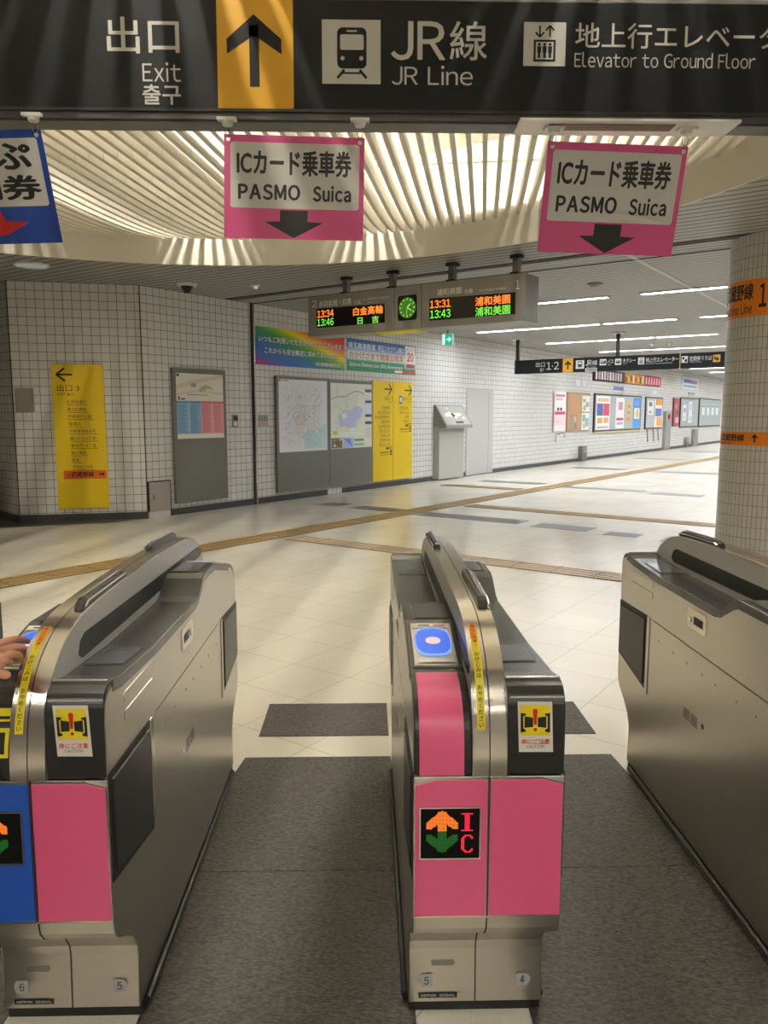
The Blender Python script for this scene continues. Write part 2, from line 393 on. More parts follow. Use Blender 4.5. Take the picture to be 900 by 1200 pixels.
def wall(name, p, q, z0, z1, m, th=0.15, side=1):
    L_ = math.hypot(q[0] - p[0], q[1] - p[1])
    b_ = MB(); b_.box(0, L_, 0, th * side, z0, z1, m) if side > 0 else b_.box(0, L_, th * side, 0, z0, z1, m)
    o = struct(b_.build(name)); o.location = (p[0], p[1], 0); o.rotation_euler = (0, 0, math.atan2(q[1] - p[1], q[0] - p[0]))
    return o
K1 = g2w(-2.15, 0); K2 = (-4.84, 10.72); K3 = (-8.2, 14.1)
ZT = CEIL + 0.3
WE = g2w(46, 0)
wall('wall_back', K1, WE, 0, ZT, tile_wall)
wall('wall_left_front', K2, K1, 0, ZT, tile_wall)
wall('wall_left_return', K3, K2, 0, ZT, tile_wall)
plain = mat('pale_wall_paint', (0.5, 0.48, 0.44), 0.6)
wall('wall_far_end', WE, g2w(46, 14), 0, ZT, plain)
wall('wall_hall_right', g2w(46, 14), g2w(4.0, 14), 0, ZT, plain)
wall('wall_right', (g2w(4.0, 14)[0], g2w(4.0, 14)[1]), (9.5, -7), 0, ZT, plain)
wall('wall_rear', (9.5, -7), (-8.2, -7), 0, ZT, plain)
wall('wall_left', (-8.2, -7), (-8.2, 14.3), 0, ZT, plain)
def basebd(name, p, q, h=0.1):
    o = wall(name, p, q, 0, h, base_m, 0.02, -1); return o
for i, (a, c) in enumerate([(-1.74, 1.9), (2.35, 5.6), (6.95, 14.4), (14.85, 45.9)]):
    basebd('baseboard_back' if i == 0 else 'baseboard_back.%03d' % i, g2w(a, 0), g2w(c, 0))
basebd('baseboard_left_front', K2, K1); basebd('baseboard_left_return', K3, K2)

# ceiling with the round recess
CX, CYY, RR = -1.59, 4.79, 4.69
N = 128
def sq(t):   # point on outer boundary in direction t
    dx, dy = math.cos(t), math.sin(t)
    ts = []
    if dx > 0: ts.append((44 - CX) / dx)
    if dx < 0: ts.append((-9 - CX) / dx)
    if dy > 0: ts.append((50 - CYY) / dy)
    if dy < 0: ts.append((-8 - CYY) / dy)
    k = min(ts); return (CX + dx * k, CYY + dy * k)
vs = []; fs = []
angs = sorted([2 * math.pi * k / N for k in range(N)] + [math.atan2(yy - CYY, xx - CX) % (2 * math.pi) for xx in (44, -9) for yy in (50, -8)])
M_ = len(angs)
for t in angs: vs.append((CX + RR * math.cos(t), CYY + RR * math.sin(t), CEIL))
for t in angs: vs.append((*sq(t), CEIL))
for t in angs: vs.append((CX + RR * math.cos(t), CYY + RR * math.sin(t), CEIL + 0.06))
for t in angs: vs.append((*sq(t), CEIL + 0.06))
for k in range(M_):
    j = (k + 1) % M_
    fs.append((k, k + M_, j + M_, j)[::-1]); fs.append((k + 2 * M_, k + 3 * M_, j + 3 * M_, j + 2 * M_))
c_ = MB(); c_.add(vs, fs, ceil_m); struct(c_.build('ceiling'))
# fascia ring of the recess, upper wall and upper slab
ringm = mat('recess_fascia_white', (0.62, 0.59, 0.52), 0.4)
r_ = MB()
prof = [(RR - 0.02, CEIL - 0.03), (RR, CEIL - 0.03), (RR + 0.02, CEIL), (RR + 0.02, 4.35), (RR - 0.0, 4.35), (RR - 0.0, CEIL + 0.24), (RR - 0.02, CEIL + 0.24)]
n = len(prof)
vs = [(CX + r * math.cos(2 * math.pi * k / N), CYY + r * math.sin(2 * math.pi * k / N), z) for k in range(N) for r, z in prof]
fs = [(k * n + i, ((k + 1) % N) * n + i, ((k + 1) % N) * n + (i + 1) % n, k * n + (i + 1) % n) for k in range(N) for i in range(n)]
r_.add(vs, fs, ringm); struct(r_.build('trim_4', smooth=True, autos=30))
top = MB(); top.cyl((CX, CYY), RR + 0.1, 4.35, 4.45, mat('recess_slab_white', (0.72, 0.68, 0.58), 0.7), 64); struct(top.build('ceiling_upper'))
# louvre slats, parallel, lower edge sagging gently between the rims, cut in lengths
slatm = mat('louvre_slat_cream', (0.60, 0.565, 0.48), 0.45)
SA = math.atan(115 / 907) + YAW
sdx, sdy = math.sin(SA), math.cos(SA); snx, sny = math.cos(SA), -math.sin(SA)
lv = MB(); PIT = 0.1135
def zl(r): return CEIL + 0.10 + 0.17 * min(1, r / RR) ** 5
k = -int(RR / PIT)
while k * PIT < RR - 0.05:
    x = k * PIT; h = math.sqrt(max(0, (RR - 0.02) ** 2 - x * x)); k += 1
    if h < 0.15: continue
    s0 = -h
    while s0 < h - 0.01:
        s1 = min(h, (math.floor((s0 + 1e-6) / 0.6) + 1) * 0.6)
        ns = 3; pts = []
        e0, e1 = s0 + 0.003, s1 - 0.003
        for i in range(ns + 1):
            s_ = e0 + (e1 - e0) * i / ns; zz = zl(math.hypot(x, s_))
            for dx in (-0.018, 0.018):
                for dz in (0, 0.13):
                    pts.append((CX + (x + dx) * snx + s_ * sdx, CYY + (x + dx) * sny + s_ * sdy, zz + dz))
        ff = []
        for i in range(ns):
            a = i * 4; c = a + 4
            ff += [(a, a + 2, c + 2, c), (a + 1, c + 1, c + 3, a + 3), (a, c, c + 1, a + 1), (a + 2, a + 3, c + 3, c + 2)]
        ff += [(0, 1, 3, 2), (ns * 4, ns * 4 + 2, ns * 4 + 3, ns * 4 + 1)]
        lv.add(pts, ff, slatm); s0 = s1
struct(lv.build('ceiling_louvre'))
# two dark slots and a pale seam in the strip ceiling
def gbox(b_, u0, u1, w0, w1, z0, z1, m):
    pts = [(*g2w(u, w_), z) for z in (z0, z1) for u, w_ in ((u0, w0), (u1, w0), (u1, w1), (u0, w1))]
    b_.add(pts, [(3, 2, 1, 0), (4, 5, 6, 7), (0, 1, 5, 4), (1, 2, 6, 5), (2, 3, 7, 6), (3, 0, 4, 7)], m)
cs = MB()
gbox(cs, -0.56, -0.50, 0.02, 12, CEIL - 0.006, CEIL + 0.01, mat('slot_black', (0.01, 0.01, 0.01), 0.6))
gbox(cs, -0.46, -0.40, 0.02, 12, CEIL - 0.015, CEIL + 0.01, steel_dk)
gbox(cs, 0.05, 0.10, 0.02, 12, CEIL - 0.006, CEIL + 0.01, MC['slot_black'])
gbox(cs, -0.4, 12, 6.18, 6.24, CEIL - 0.006, CEIL + 0.01, mat('pale_trim', (0.5, 0.49, 0.46), 0.5))
struct(cs.build('trim_5'))

# ------------------------------------------------------------------ ceiling lights
def tube_light(u0, w0, u1, w1, z, strength, label, color=(0.94, 0.97, 1.0), world=False, group='fluorescent ceiling lights'):
    a = (u0, w0) if world else g2w(u0, w0); c = (u1, w1) if world else g2w(u1, w1)
    L_ = math.hypot(c[0] - a[0], c[1] - a[1])
    o = empty('ceiling_light', label, 'ceiling light', ((a[0] + c[0]) / 2, (a[1] + c[1]) / 2, z), math.atan2(c[1] - a[1], c[0] - a[0]), group)
    m_ = emat('tube_%g_%g' % (strength, color[2]), color, strength)
    if z < 4:
        h = MB()
        for y0, y1 in ((-.075, -.05), (.05, .075)): h.box(-L_ / 2, L_ / 2, y0, y1, -.022, 0, white_p)
        for x0, x1 in ((-L_ / 2, -L_ / 2 + .02), (L_ / 2 - .02, L_ / 2)): h.box(x0, x1, -.05, .05, -.022, 0, white_p)
        h.build('housing', o)
        t = MB(); t.box(-L_ / 2 + .02, L_ / 2 - .02, -.05, .05, -.014, -.002, m_); t.build('diffuser', o); return o
    h = MB(); h.prism_yz([(-0.11, 0), (0.11, 0), (0.06, -0.045), (-0.06, -0.045)], -L_ / 2, L_ / 2, white_p); h.build('housing', o)
    t = MB(); t.tube([(-L_ / 2 + 0.02, 0, -0.062), (L_ / 2 - 0.02, 0, -0.062)], 0.019, m_, 8); t.build('tube', o)
    return o
rows = [(2.65, [(3.80, 4.98), (5.46, 6.68), (7.1, 8.3)]), (6.05, [(0.85, 2.2), (2.2, 3.62), (3.68, 5.1), (5.5, 6.9)]), (9.4, [(1.0, 2.3), (2.34, 3.7), (3.74, 5.1), (5.5, 6.9)])]
for j in range(10): rows.append((12.8 + 3.35 * j, [(1.15, 2.6), (2.64, 4.0), (4.04, 5.4), (5.9, 7.3)]))
for i, (u, ws) in enumerate(rows):
    for (w0, w1) in ws:
        lab = {0: 'white fluorescent light on the ceiling, nearest row, between departure board and pillar',
               1: 'white fluorescent light on the ceiling, second row beyond the departure board',
               2: 'white fluorescent light on the ceiling, third row above the far black sign'}.get(i, 'white fluorescent light far down the hall ceiling')
        tube_light(u, w0, u, w1, CEIL, HALL_TUBE * 1.25, lab)
for (y, xs) in ((-1.4, (-2.4, -0.6, 1.2, 3.0)), (-4.2, (-2.4, -0.6, 1.2, 3.0))):
    for x in xs:
        tube_light(x, y, x + 1.2, y, CEIL, NEAR_TUBE, 'fluorescent light on the ceiling behind the photographer', (1.0, 0.93, 0.82), True, 'lights behind the gates')
for x in (4.6, 6.6):
    for y in (0.5, 3.6, 6.8):
        tube_light(x, y, x + 1.2, y, CEIL, NEAR_TUBE, 'fluorescent light on the ceiling right of the gates', (1.0, 0.93, 0.82), True, 'lights right of the gates')
for iy in range(5):
    for ix in range(4):
        x = (ix - 1.5) * 1.9; s_ = (iy - 2) * 1.75 + 0.3
        if math.hypot(abs(x) + 0.6, s_) > RR - 0.2: continue
        cx_, cy2 = CX + x * snx + s_ * sdx, CYY + x * sny + s_ * sdy
        tube_light(cx_ - 0.6 * sdx, cy2 - 0.6 * sdy, cx_ + 0.6 * sdx, cy2 + 0.6 * sdy, 4.34, DOME_TUBE, 'fluorescent light above the slatted round ceiling', (1.0, 0.95, 0.83), True, 'lights above the louvre')
# pipes and ducts above the louvre
dc = MB()
for q in range(7):
    s_ = -3.2 + q * 1.05
    h = math.sqrt(max(0.1, 4.2 ** 2 - s_ ** 2))
    a = (CX + s_ * sdx - h * snx, CYY + s_ * sdy - h * sny, 3.86); c = (CX + s_ * sdx + h * snx, CYY + s_ * sdy + h * sny, 3.86)
    dc.tube([a, c], 0.03, mat('pipe_white', (0.6, 0.58, 0.52), 0.5), 8)
tag(dc.build('ceiling_pipes'), 'pale pipes running above the slatted round ceiling', 'pipes')

# ------------------------------------------------------------------ round pillar
PX, PY, PR = 4.28, 8.06, 0.5
pil = MB(); n = 64
vs = [(PX + PR * math.cos(2 * math.pi * k / n), PY + PR * math.sin(2 * math.pi * k / n), z) for z in (0, CEIL) for k in range(n)]
pil.add(vs, [(k, (k + 1) % n, (k + 1) % n + n, k + n) for k in range(n)], tile_pillar)
po = pil.build('round_pillar', smooth=True, autos=60)
uvl = po.data.uv_layers.new(name='UVMap')
for p in po.data.polygons:
    for li, vi in zip(p.loop_indices, p.vertices):
        kk = vi % n
        if p.index == n - 1 and kk == 0: kk = n
        uvl.data[li].uv = (kk * 2 * math.pi * PR / n * (67 * 0.047) / (2 * math.pi * PR), vs[vi][2])
tag(po, 'round pillar clad in narrow beige tiles at the right edge', 'pillar')
PF = math.atan2(-PY, -PX)       # angle facing the viewer
def pillar_band(z0, z1, items, label, half=1.25, lo=-1.35, hi=1.35):
    o = empty('pillar_band_sign', label, 'sign', (PX, PY, z0), 0)
    b_ = MB(); m_ = mat('orange_band', hexc('E8820F'), 0.4); nn = 40
    vs_ = []
    for k_ in range(nn + 1):
        t = PF + lo + (hi - lo) * k_ / nn
        for r in (PR + 0.001, PR + 0.006):
            for z in (0, z1 - z0): vs_.append((r * math.cos(t), r * math.sin(t), z))
    ff = []
    for k_ in range(nn):
        a = k_ * 4; ff += [(a + 2, a + 6, a + 7, a + 3), (a + 1, a + 3, a + 7, a + 5), (a, a + 4, a + 6, a + 2)]
    b_.add(vs_, ff, m_); b_.build('band', o, smooth=True, autos=50)
    t_ = MB()
    for (s, s0, s1, a0, a1, m2, bold) in items:    # s0..s1 arc positions (m) measured to the right
        vs2, fs2, x0, x1, y0, y1 = any_geo(s, bold)
        out = []
        for vx, vy, vk in vs2:
            arc = s0 + (vx - x0) / (x1 - x0) * (s1 - s0); t = PF + arc / PR; z = a0 + (vy - y0) / (y1 - y0) * (a1 - a0) - z0
            rr_ = PR + .0075 + .00015 * vk; out.append((rr_ * math.cos(t), rr_ * math.sin(t), z))
        t_.add(out, fs2, m2)
    t_.build('lettering', o)
pillar_band(2.47, 2.83, [('武蔵野線', -0.67, -0.254, 2.63, 2.80, ink, 0.03), ('Musashino Line', -0.76, -0.26, 2.50, 2.60, ink, 0.01), ('1', -0.195, -0.123, 2.55, 2.78, ink, 0.02), ('JR', -0.86, -0.70, 2.63, 2.80, ink, .03)],
            'wide orange band sign high on the round pillar')
pillar_band(1.18, 1.315, [('JR', -0.68, -0.61, 1.225, 1.29, P('7A5A28'), 0.02), ('武蔵野線', -0.60, -0.26, 1.22, 1.295, ink, 0.03), ('Musashino Line', -0.68, -0.42, 1.193, 1.212, ink, 0), ('^', -0.195, -0.12, 1.215, 1.30, ink, 0.04)],
            'narrow orange band sign low on the round pillar')

# ------------------------------------------------------------------ arrows and icons (unit box, centre 0,0, size 1)
def arrow_up(a, cx, cz, w_, h_, m, t=0.14, l=None, rot=0):
    def R(p):
        x, z = p[0] * w_, p[1] * h_
        c, s_ = math.cos(rot), math.sin(rot)
        return (cx + x * c - z * s_, cz + x * s_ + z * c)
    a.poly([R(p) for p in [(-t / 2, -0.5), (t / 2, -0.5), (t / 2, 0.36), (-t / 2, 0.36)]], m, l)
    k = 0.19
    a.poly([R(p) for p in [(0, 0.5), (0, 0.5 - k * 1.5), (-0.5, 0.5 - 0.48 - k * 0.35), (-0.5, 0.5 - 0.48 + k * 0.75)]], m, l)
    a.poly([R(p) for p in [(0, 0.5), (0.5, 0.5 - 0.48 + k * 0.75), (0.5, 0.5 - 0.48 - k * 0.35), (0, 0.5 - k * 1.5)]], m, l)
def rrect(x0, z0, x1, z1, r, n=5):
    pts = []
    for (cx, cz, a0) in ((x1 - r, z0 + r, -90), (x1 - r, z1 - r, 0), (x0 + r, z1 - r, 90), (x0 + r, z0 + r, 180)):
        for i in range(n + 1):
            t = math.radians(a0 + 90 * i / n); pts.append((cx + r * math.cos(t), cz + r * math.sin(t)))
    return pts
def train_icon(a, x0, z0, x1, z1, bg, fg, l=2):
    W, H = x1 - x0, z1 - z0
    X = lambda v: x0 + v * W; Z = lambda v: z0 + v * H
    a.rect(x0, z0, x1, z1, bg, l)
    a.poly(rrect(X(.26), Z(.24), X(.76), Z(.88), .09 * W), fg, l + 1)
    a.poly(rrect(X(.31), Z(.53), X(.71), Z(.77), .03 * W), bg, l + 2)
    a.rect(X(.42), Z(.81), X(.60), Z(.835), bg, l + 2)
    a.disc(X(.35), Z(.40), .035 * W, bg, l + 2); a.disc(X(.67), Z(.40), .035 * W, bg, l + 2)
    a.line(X(.38), Z(.22), X(.26), Z(.09), .045 * W, fg, l + 1); a.line(X(.64), Z(.22), X(.76), Z(.09), .045 * W, fg, l + 1)
    a.line(X(.34), Z(.17), X(.68), Z(.17), .03 * W, fg, l + 1)
def lift_icon(a, x0, z0, x1, z1, bg, fg, l=2):
    W, H = x1 - x0, z1 - z0
    X = lambda v: x0 + v * W; Z = lambda v: z0 + v * H
    a.rect(x0, z0, x1, z1, bg, l)
    a.rect(X(.24), Z(.10), X(.76), Z(.60), fg, l + 1); a.rect(X(.29), Z(.15), X(.71), Z(.55), bg, l + 2)
    for c in (.37, .5, .63):
        a.disc(X(c), Z(.49), .032 * W, fg, l + 3); a.rect(X(c - .045), Z(.30), X(c + .045), Z(.45), fg, l + 3); a.rect(X(c - .03), Z(.18), X(c + .03), Z(.30), fg, l + 3)
    for c, d in ((.38, -1), (.62, 1)):
        a.line(X(c), Z(.66), X(c), Z(.92), .04 * W, fg, l + 1)
        t = .92 if d > 0 else .66
        a.line(X(c), Z(t), X(c - .10), Z(t - .11 * d), .04 * W, fg, l + 1); a.line(X(c), Z(t), X(c + .10), Z(t - .11 * d), .04 * W, fg, l + 1)

# ------------------------------------------------------------------ overhead sign across the gates
SY = 3.2
def fnY(px, py, Y=SY): return on_y(px, py, Y)
os_ = empty('overhead_sign', 'long black overhead direction sign with yellow arrow panel above the gates', 'sign', (0, SY, 2.685))
b = MB(); b.box(-2.6, 2.6, 0, 0.12, 0, 0.405, sign_black); b.build('sign_box', os_, bevel=0.004)
b = MB(); b.box(-2.6, 2.6, -0.012, 0.125, -0.012, -0.001, blk); b.box(-2.6, 2.6, 0.0, 0.12, -0.038, -0.012, mat('beam_grey', (0.10, 0.10, 0.10), 0.35, 0.4)); b.box(-2.6, 2.6, 0.01, 0.11, -0.045, -0.038, MC['beam_grey']); b.build('support_rail', os_)
b = MB(); b.box(-2.6, 2.6, 0.0, 0.12, 0.405, 0.42, mat('sign_top_trim', (0.3, 0.3, 0.3), 0.4, 0.5))
b.build('top_trim', os_)
for x in (-2.2, 2.2):
    b = MB(); b.box(x - .03, x + .03, 0.03, 0.09, 0.42, 0.75, steel_dk); b.build('hanger', os_)
a = Art(fnY, 0, 2.685, -0.0005)
lw = sign_white
a.pfit('出口', 125, 20, 210, 63, lw, 0.012)
a.pfit('Exit', 167, 73, 212, 96, lw, 0.0)
a.pfit('출구', 167, 99, 212, 123, lw, 0.02)
a.ppoly([(253, -6), (343, -6), (344.5, 128.5), (256, 127.5)], sign_yel, 1)
cx, cz = a.q(298, 60); x0 = a.q(266, 60)[0]; x1 = a.q(330, 60)[0]; z1 = a.q(298, 17)[1]; z0 = a.q(298, 102)[1]
arrow_up(a, cx, (z0 + z1) / 2, x1 - x0, z1 - z0, sign_black, 0.18, 2)
x0, z1 = a.q(377, 23); x1, z0 = a.q(446, 99); train_icon(a, x0, z0, x1, z1, lw, sign_black)
a.pfit('JR', 458, 25, 522, 71, lw, 0.012); a.pfit('線', 527, 25, 571, 71, lw, 0.008)
a.pfit('JR Line', 459, 77, 554, 100, lw, 0.0)
x0, z1 = a.q(614, 26); x1, z0 = a.q(662, 78); lift_icon(a, x0, z0, x1, z1, lw, sign_black)
a.pfit('地上行エレベーター', 674, 28, 945, 58, lw, 0.01)
a.pfit('Elevator to Ground Floor', 673, 62, 885, 80, lw, 0.0)
a.build('lettering', os_)
# pale flat bracket plate under the beam
b = MB(); x0 = on_y(607, 150, SY - 0.02)[0]; x1 = on_y(862, 150, SY - .02)[0]
b.box(x0, x1, -0.07, 0.09, 0, 0.010, white_p)
b.box(x0 + 0.12, x0 + 0.62, -0.04, 0.03, -0.002, 0.0, mat('old_tape', (0.2, 0.15, 0.12), 0.7))
o = b.build('bracket_plate'); o.location = (0, SY, 2.628); tag(o, 'white flat plate with peeling tape fixed under the beam, right side', 'plate')

# ------------------------------------------------------------------ hanging fare signs
def hang_sign(xl, xr, ztop, h, tilt, roll, bgm, label, art, hooks):
    W = xr - xl
    o = empty('hanging_sign', label, 'sign', ((xl + xr) / 2, SY + 0.02, ztop - h), 0)
    M = Matrix.Translation((0, 0, h)) @ Matrix.Rotation(tilt, 4, 'X') @ Matrix.Rotation(roll, 4, 'Y') @ Matrix.Translation((0, 0, -h))
    b = MB(); b.box(-W / 2, W / 2, 0, 0.004, 0, h, bgm)
    p = b.build('board', o); p.matrix_local = M
    a = Art(None, 0, 0, -0.0002, 0.0006); art(a, W, h); q = a.build('lettering', o); q.matrix_local = M
    for s in (-1, 1):
        if s not in hooks: continue
        c = MB(); x = s * (W / 2 - 0.018)
        c.tube([(x + .012 * math.cos(t) , -0.006, h + 0.014 + .022 * math.sin(t)) for t in [i * math.pi / 6 for i in range(13)]], 0.0018, steel_dk, 6)
        c.build('wire_loop', o)
        g = MB(); g.tube([(x, -0.004, h - .02), (x, 0.006, h - .02)], 0.009, chrome, 10); e = g.build('eyelet', o); e.matrix_local = M
        k = MB(); k.rbox((x, -0.02, h + 0.052), 0.075, 0.05, 0.012, Matrix.Rotation(0.1, 3, 'X'), white_p); k.cyl((x, -0.02), 0.02, h + 0.03, h + 0.047, white_p, 12, 0.026); k.build('hook_base', o)
    return o
def pink_art(a, W, h):
    a.poly(rrect(-W * .455, h * .295, W * .465, h * .93, .012), sign_white, 1)
    a.fit('ICカード乗車券', -W * .41, h * .61, W * .41, h * .865, ink, 0.045, 2)
    a.fit('PASMO', -W * .40, h * .375, W * .045, h * .53, ink, 0.055, 2)
    a.fit('Suica', W * .135, h * .37, W * .41, h * .53, ink, 0.055, 2)
    t = W * .41
    a.poly([(-.1 * W, h * .28), (.1 * W, h * .28), (.1 * W, h * .17), (.21 * W, h * .165), (0, h * .01), (-.21 * W, h * .165), (-.1 * W, h * .17)], ink, 2)
def blue_art(a, W, h):
    a.poly(rrect(-W * .46, h * .34, W * .46, h * .93, .012), sign_white, 1)
    a.fit('きっぷ', -W * .40, h * .66, W * .40, h * .90, ink, 0.05, 2)
    a.fit('定期券', -W * .42, h * .395, W * .43, h * .62, ink, 0.05, 2)
    red = mat('sign_red', hexc('C01818'), 0.4)
    a.poly([(-.42 * W, h * .17), (-.12 * W, h * .03), (.12 * W, h * .09), (.29 * W, h * .20), (.12 * W, h * .21), (.09 * W, h * .315), (-.3 * W, h * .315)], red, 2)
    a.fit('6', 0.0 * W - .045 * W, h * .12, .04 * W, h * .21, sign_white, 0.03, 3)
pk = mat('sign_pink', hexc('D8548E'), 0.4)
hang_sign(-0.563, -0.006, 2.594, 0.397, -0.02, 0.02, pk, 'pink and white IC card fare sign hanging over the middle lane', pink_art, (-1, 1))
hang_sign(0.728, 1.296, 2.574, 0.42, 0.24, 0.03, pk, 'pink and white IC card fare sign hanging over the right lane', pink_art, (-1, 1))
hang_sign(-1.84, -1.282, 2.604, 0.425, 0.33, -0.03, mat('sign_blue', hexc('14409A'), 0.4), 'blue hanging sign with red arrow at the left edge', blue_art, (-1, 1))

# ================================================================== TICKET GATES
NR = [(-.826, .708), (-.826, .84), (-.818, .878), (-.797, .903), (-.765, .912), (-.70, .900), (-.42, .886), (.06, .884), (.10, .892), (.18, .937), (.215, .948), (.405, .948),
      (.675, .890), (.735, .876), (.782, .848), (.812, .80), (.823, .755), (.826, .708)]
NL = [(-y, z) for y, z in NR][::-1]
def prof_z(pr, y):
    for (a, za), (c, zc) in zip(pr, pr[1:]):
        if a <= y <= c and c > a: return za + (zc - za) * (y - a) / (c - a)
    return pr[0][1]
FIN = [(-.832, .712), (-.832, .74), (-.828, .775), (-.815, .84), (-.79, .893), (-.755, .938), (-.70, .975), (-.63, 1.003), (-.55, 1.018), (-.42, 1.026), (-.2, 1.032), (0, 1.034),
       (.2, 1.032), (.42, 1.026), (.55, 1.018), (.63, 1.003), (.70, .975), (.755, .938), (.79, .893), (.815, .84), (.828, .775), (.832, .74), (.832, .712)]
LOW = [(-.671, .035), (-.664, .176), (-.668, .20), (-.69, .238), (-.735, .276), (-.775, .300), (-.802, .318), (-.820, .342), (-.826, .372), (-.826, .708)]
def rot180(b_): 
    b_.v = [(-x, -y, z) for x, y, z in b_.v]; return b_
def ribbon(b_, pr, x0, x1, t, m, off=0.0):
    """thick strip following profile pr between x0 and x1; t = thickness inward"""
    n_ = len(pr); nor = []
    for i in range(n_):
        a = pr[max(i - 1, 0)]; c = pr[min(i + 1, n_ - 1)]
        dy, dz = c[0] - a[0], c[1] - a[1]; d = math.hypot(dy, dz); nor.append((-dz / d, dy / d))
    vs_ = []
    for (y, z), (ny, nz) in zip(pr, nor):
        for x in (x0, x1):
            vs_.append((x, y + ny * off, z + nz * off)); vs_.append((x, y + ny * (off - t), z + nz * (off - t)))
    ff = []
    for i in range(n_ - 1):
        a = i * 4; c = a + 4
        ff += [(a, a + 2, c + 2, c), (a + 1, c + 1, c + 3, a + 3), (a, c, c + 1, a + 1), (a + 2, a + 3, c + 3, c + 2)]
    ff += [(0, 1, 3, 2), ((n_ - 1) * 4, (n_ - 1) * 4 + 2, (n_ - 1) * 4 + 3, (n_ - 1) * 4 + 1)]
    b_.add(vs_, ff, m)
def resample(pr, n_):
    d = [0]
    for a, c in zip(pr, pr[1:]): d.append(d[-1] + math.dist(a, c))
    out = []
    for i in range(n_ + 1):
        s_ = d[-1] * i / n_
        for j in range(len(pr) - 1):
            if d[j + 1] >= s_ - 1e-9:
                t = (s_ - d[j]) / (d[j + 1] - d[j]); out.append((pr[j][0] + (pr[j + 1][0] - pr[j][0]) * t, pr[j][1] + (pr[j + 1][1] - pr[j][1]) * t)); break
    return out
def spline(pr, k=4):
    out = []
    for i in range(len(pr) - 1):
        p0 = pr[max(i - 1, 0)]; p1 = pr[i]; p2 = pr[i + 1]; p3 = pr[min(i + 2, len(pr) - 1)]
        for j in range(k):
            t = j / k
            out.append(tuple(0.5 * (2 * p1[c] + (p2[c] - p0[c]) * t + (2 * p0[c] - 5 * p1[c] + 4 * p2[c] - p3[c]) * t * t + (3 * p1[c] - p0[c] - 3 * p2[c] + p3[c]) * t ** 3) for c in (0, 1)))
    out.append(pr[-1]); return out
FINS = spline(FIN, 3)
glow = emat('reader_blue_glow', (0.02, 0.15, 0.95), 0.85)
glow_rim = emat('reader_blue_rim', (0.22, 0.45, 1.0), 1.0)
led_o = emat('led_orange', (1.0, 0.20, 0.02), 1.7); led_g = emat('led_green_dim', (0.02, 0.35, 0.03), 0.45); led_r = emat('led_red', (1.0, 0.02, 0.06), 1.4); led_g2 = emat('led_green', (0.20, 0.85, 0.06), 1.1)
stripe_w = mat('reader_label', (0.75, 0.70, 0.62), 0.4)

def display(parent, x0, x1, z0, z1, y, ic):
    d = MB(); d.box(x0, x1, y - 0.003, y + 0.01, z0, z1, mat('display_black', (0.005, 0.005, 0.005), 0.5, spec=.15)); do = d.build('display', parent)
    fr = MB()
    for (a0, a1, c0, c1) in ((x0 - .003, x1 + .003, z0 - .003, z0), (x0 - .003, x1 + .003, z1, z1 + .003), (x0 - .003, x0, z0, z1), (x1, x1 + .003, z0, z1)):
        fr.box(a0, a1, y - 0.0045, y + .005, c0, c1, steel_hi)
    fr.build('display_frame', do)
    L_ = Art(None, 0, 0, y - 0.003, 0.0005)
    NX, NZ = 52, 46; W, H = x1 - x0, z1 - z0; px, pz = W / NX, H / NZ
    def dot(i, j, m, f=0.72): L_.rect(x0 + (i + .5 - f / 2) * px, z0 + (j + .5 - f / 2) * pz, x0 + (i + .5 + f / 2) * px, z0 + (j + .5 + f / 2) * pz, m, 1)
    cx = 18.5 if ic else NX / 2
    for i in range(NX):
        for j in range(NZ):
            dx = abs(i - cx); k = j - 24.5
            if k > 0:
                if (dx <= 3.5 and k < 18) or (19.5 - dx * 0.82 >= k >= 9.8 - dx * 0.82 and dx <= 13.5 and k > 1.5): dot(i, j, led_o)
            else:
                k = -k - 1
                if (dx <= 3.5 and k < 18) or (19.5 - dx * 0.82 >= k >= 9.8 - dx * 0.82 and dx <= 13.5 and k > 1.5): dot(i, j, led_g)
    if ic:
        I = ['1111111', '0011100', '0011100', '0011100', '0011100', '0011100', '0011100', '0011100', '0011100', '0011100', '0011100', '1111111']
        C = ['0011110', '0110011', '1100001', '1100000', '1100000', '1100000', '1100000', '1100000', '1100000', '1100001', '0110011', '0011110']
        for bm, jt in ((I, 41), (C, 21)):
            for r, row in enumerate(bm):
                for c, ch in enumerate(row):
                    if ch == '1':
                        L_.rect(x0 + (36 + c * 1.5) * px, z0 + (jt - r * 1.4 - .55) * pz, x0 + (36 + c * 1.5 + 1.15) * px, z0 + (jt - r * 1.4 + .55) * pz, led_r, 1)
    L_.build('led_dots', do)

def hex_sticker(parent, x, z, y, s, pt):
    a = Art(None, 0, 0, y, 0.0006); w_, h_ = 0.030, 0.034
    if pt < 0: pts = [(x - w_ / 2 - .006, z), (x - w_ / 2 + .003, z - h_ / 2), (x + w_ / 2, z - h_ / 2), (x + w_ / 2, z + h_ / 2), (x - w_ / 2 + .003, z + h_ / 2)]
    else: pts = [(x + w_ / 2 + .006, z), (x + w_ / 2 - .003, z + h_ / 2), (x - w_ / 2, z + h_ / 2), (x - w_ / 2, z - h_ / 2), (x + w_ / 2 - .003, z - h_ / 2)]
    a.poly(pts, mat('sticker_grey', (0.42, 0.43, 0.43), 0.4), 1); a.fit(s, x - .006, z - .0105, x + .006, z + .0105, ink, 0.01, 2)
    o = a.build('number_sticker', parent); o['label'] = 'grey pointed sticker with number ' + s

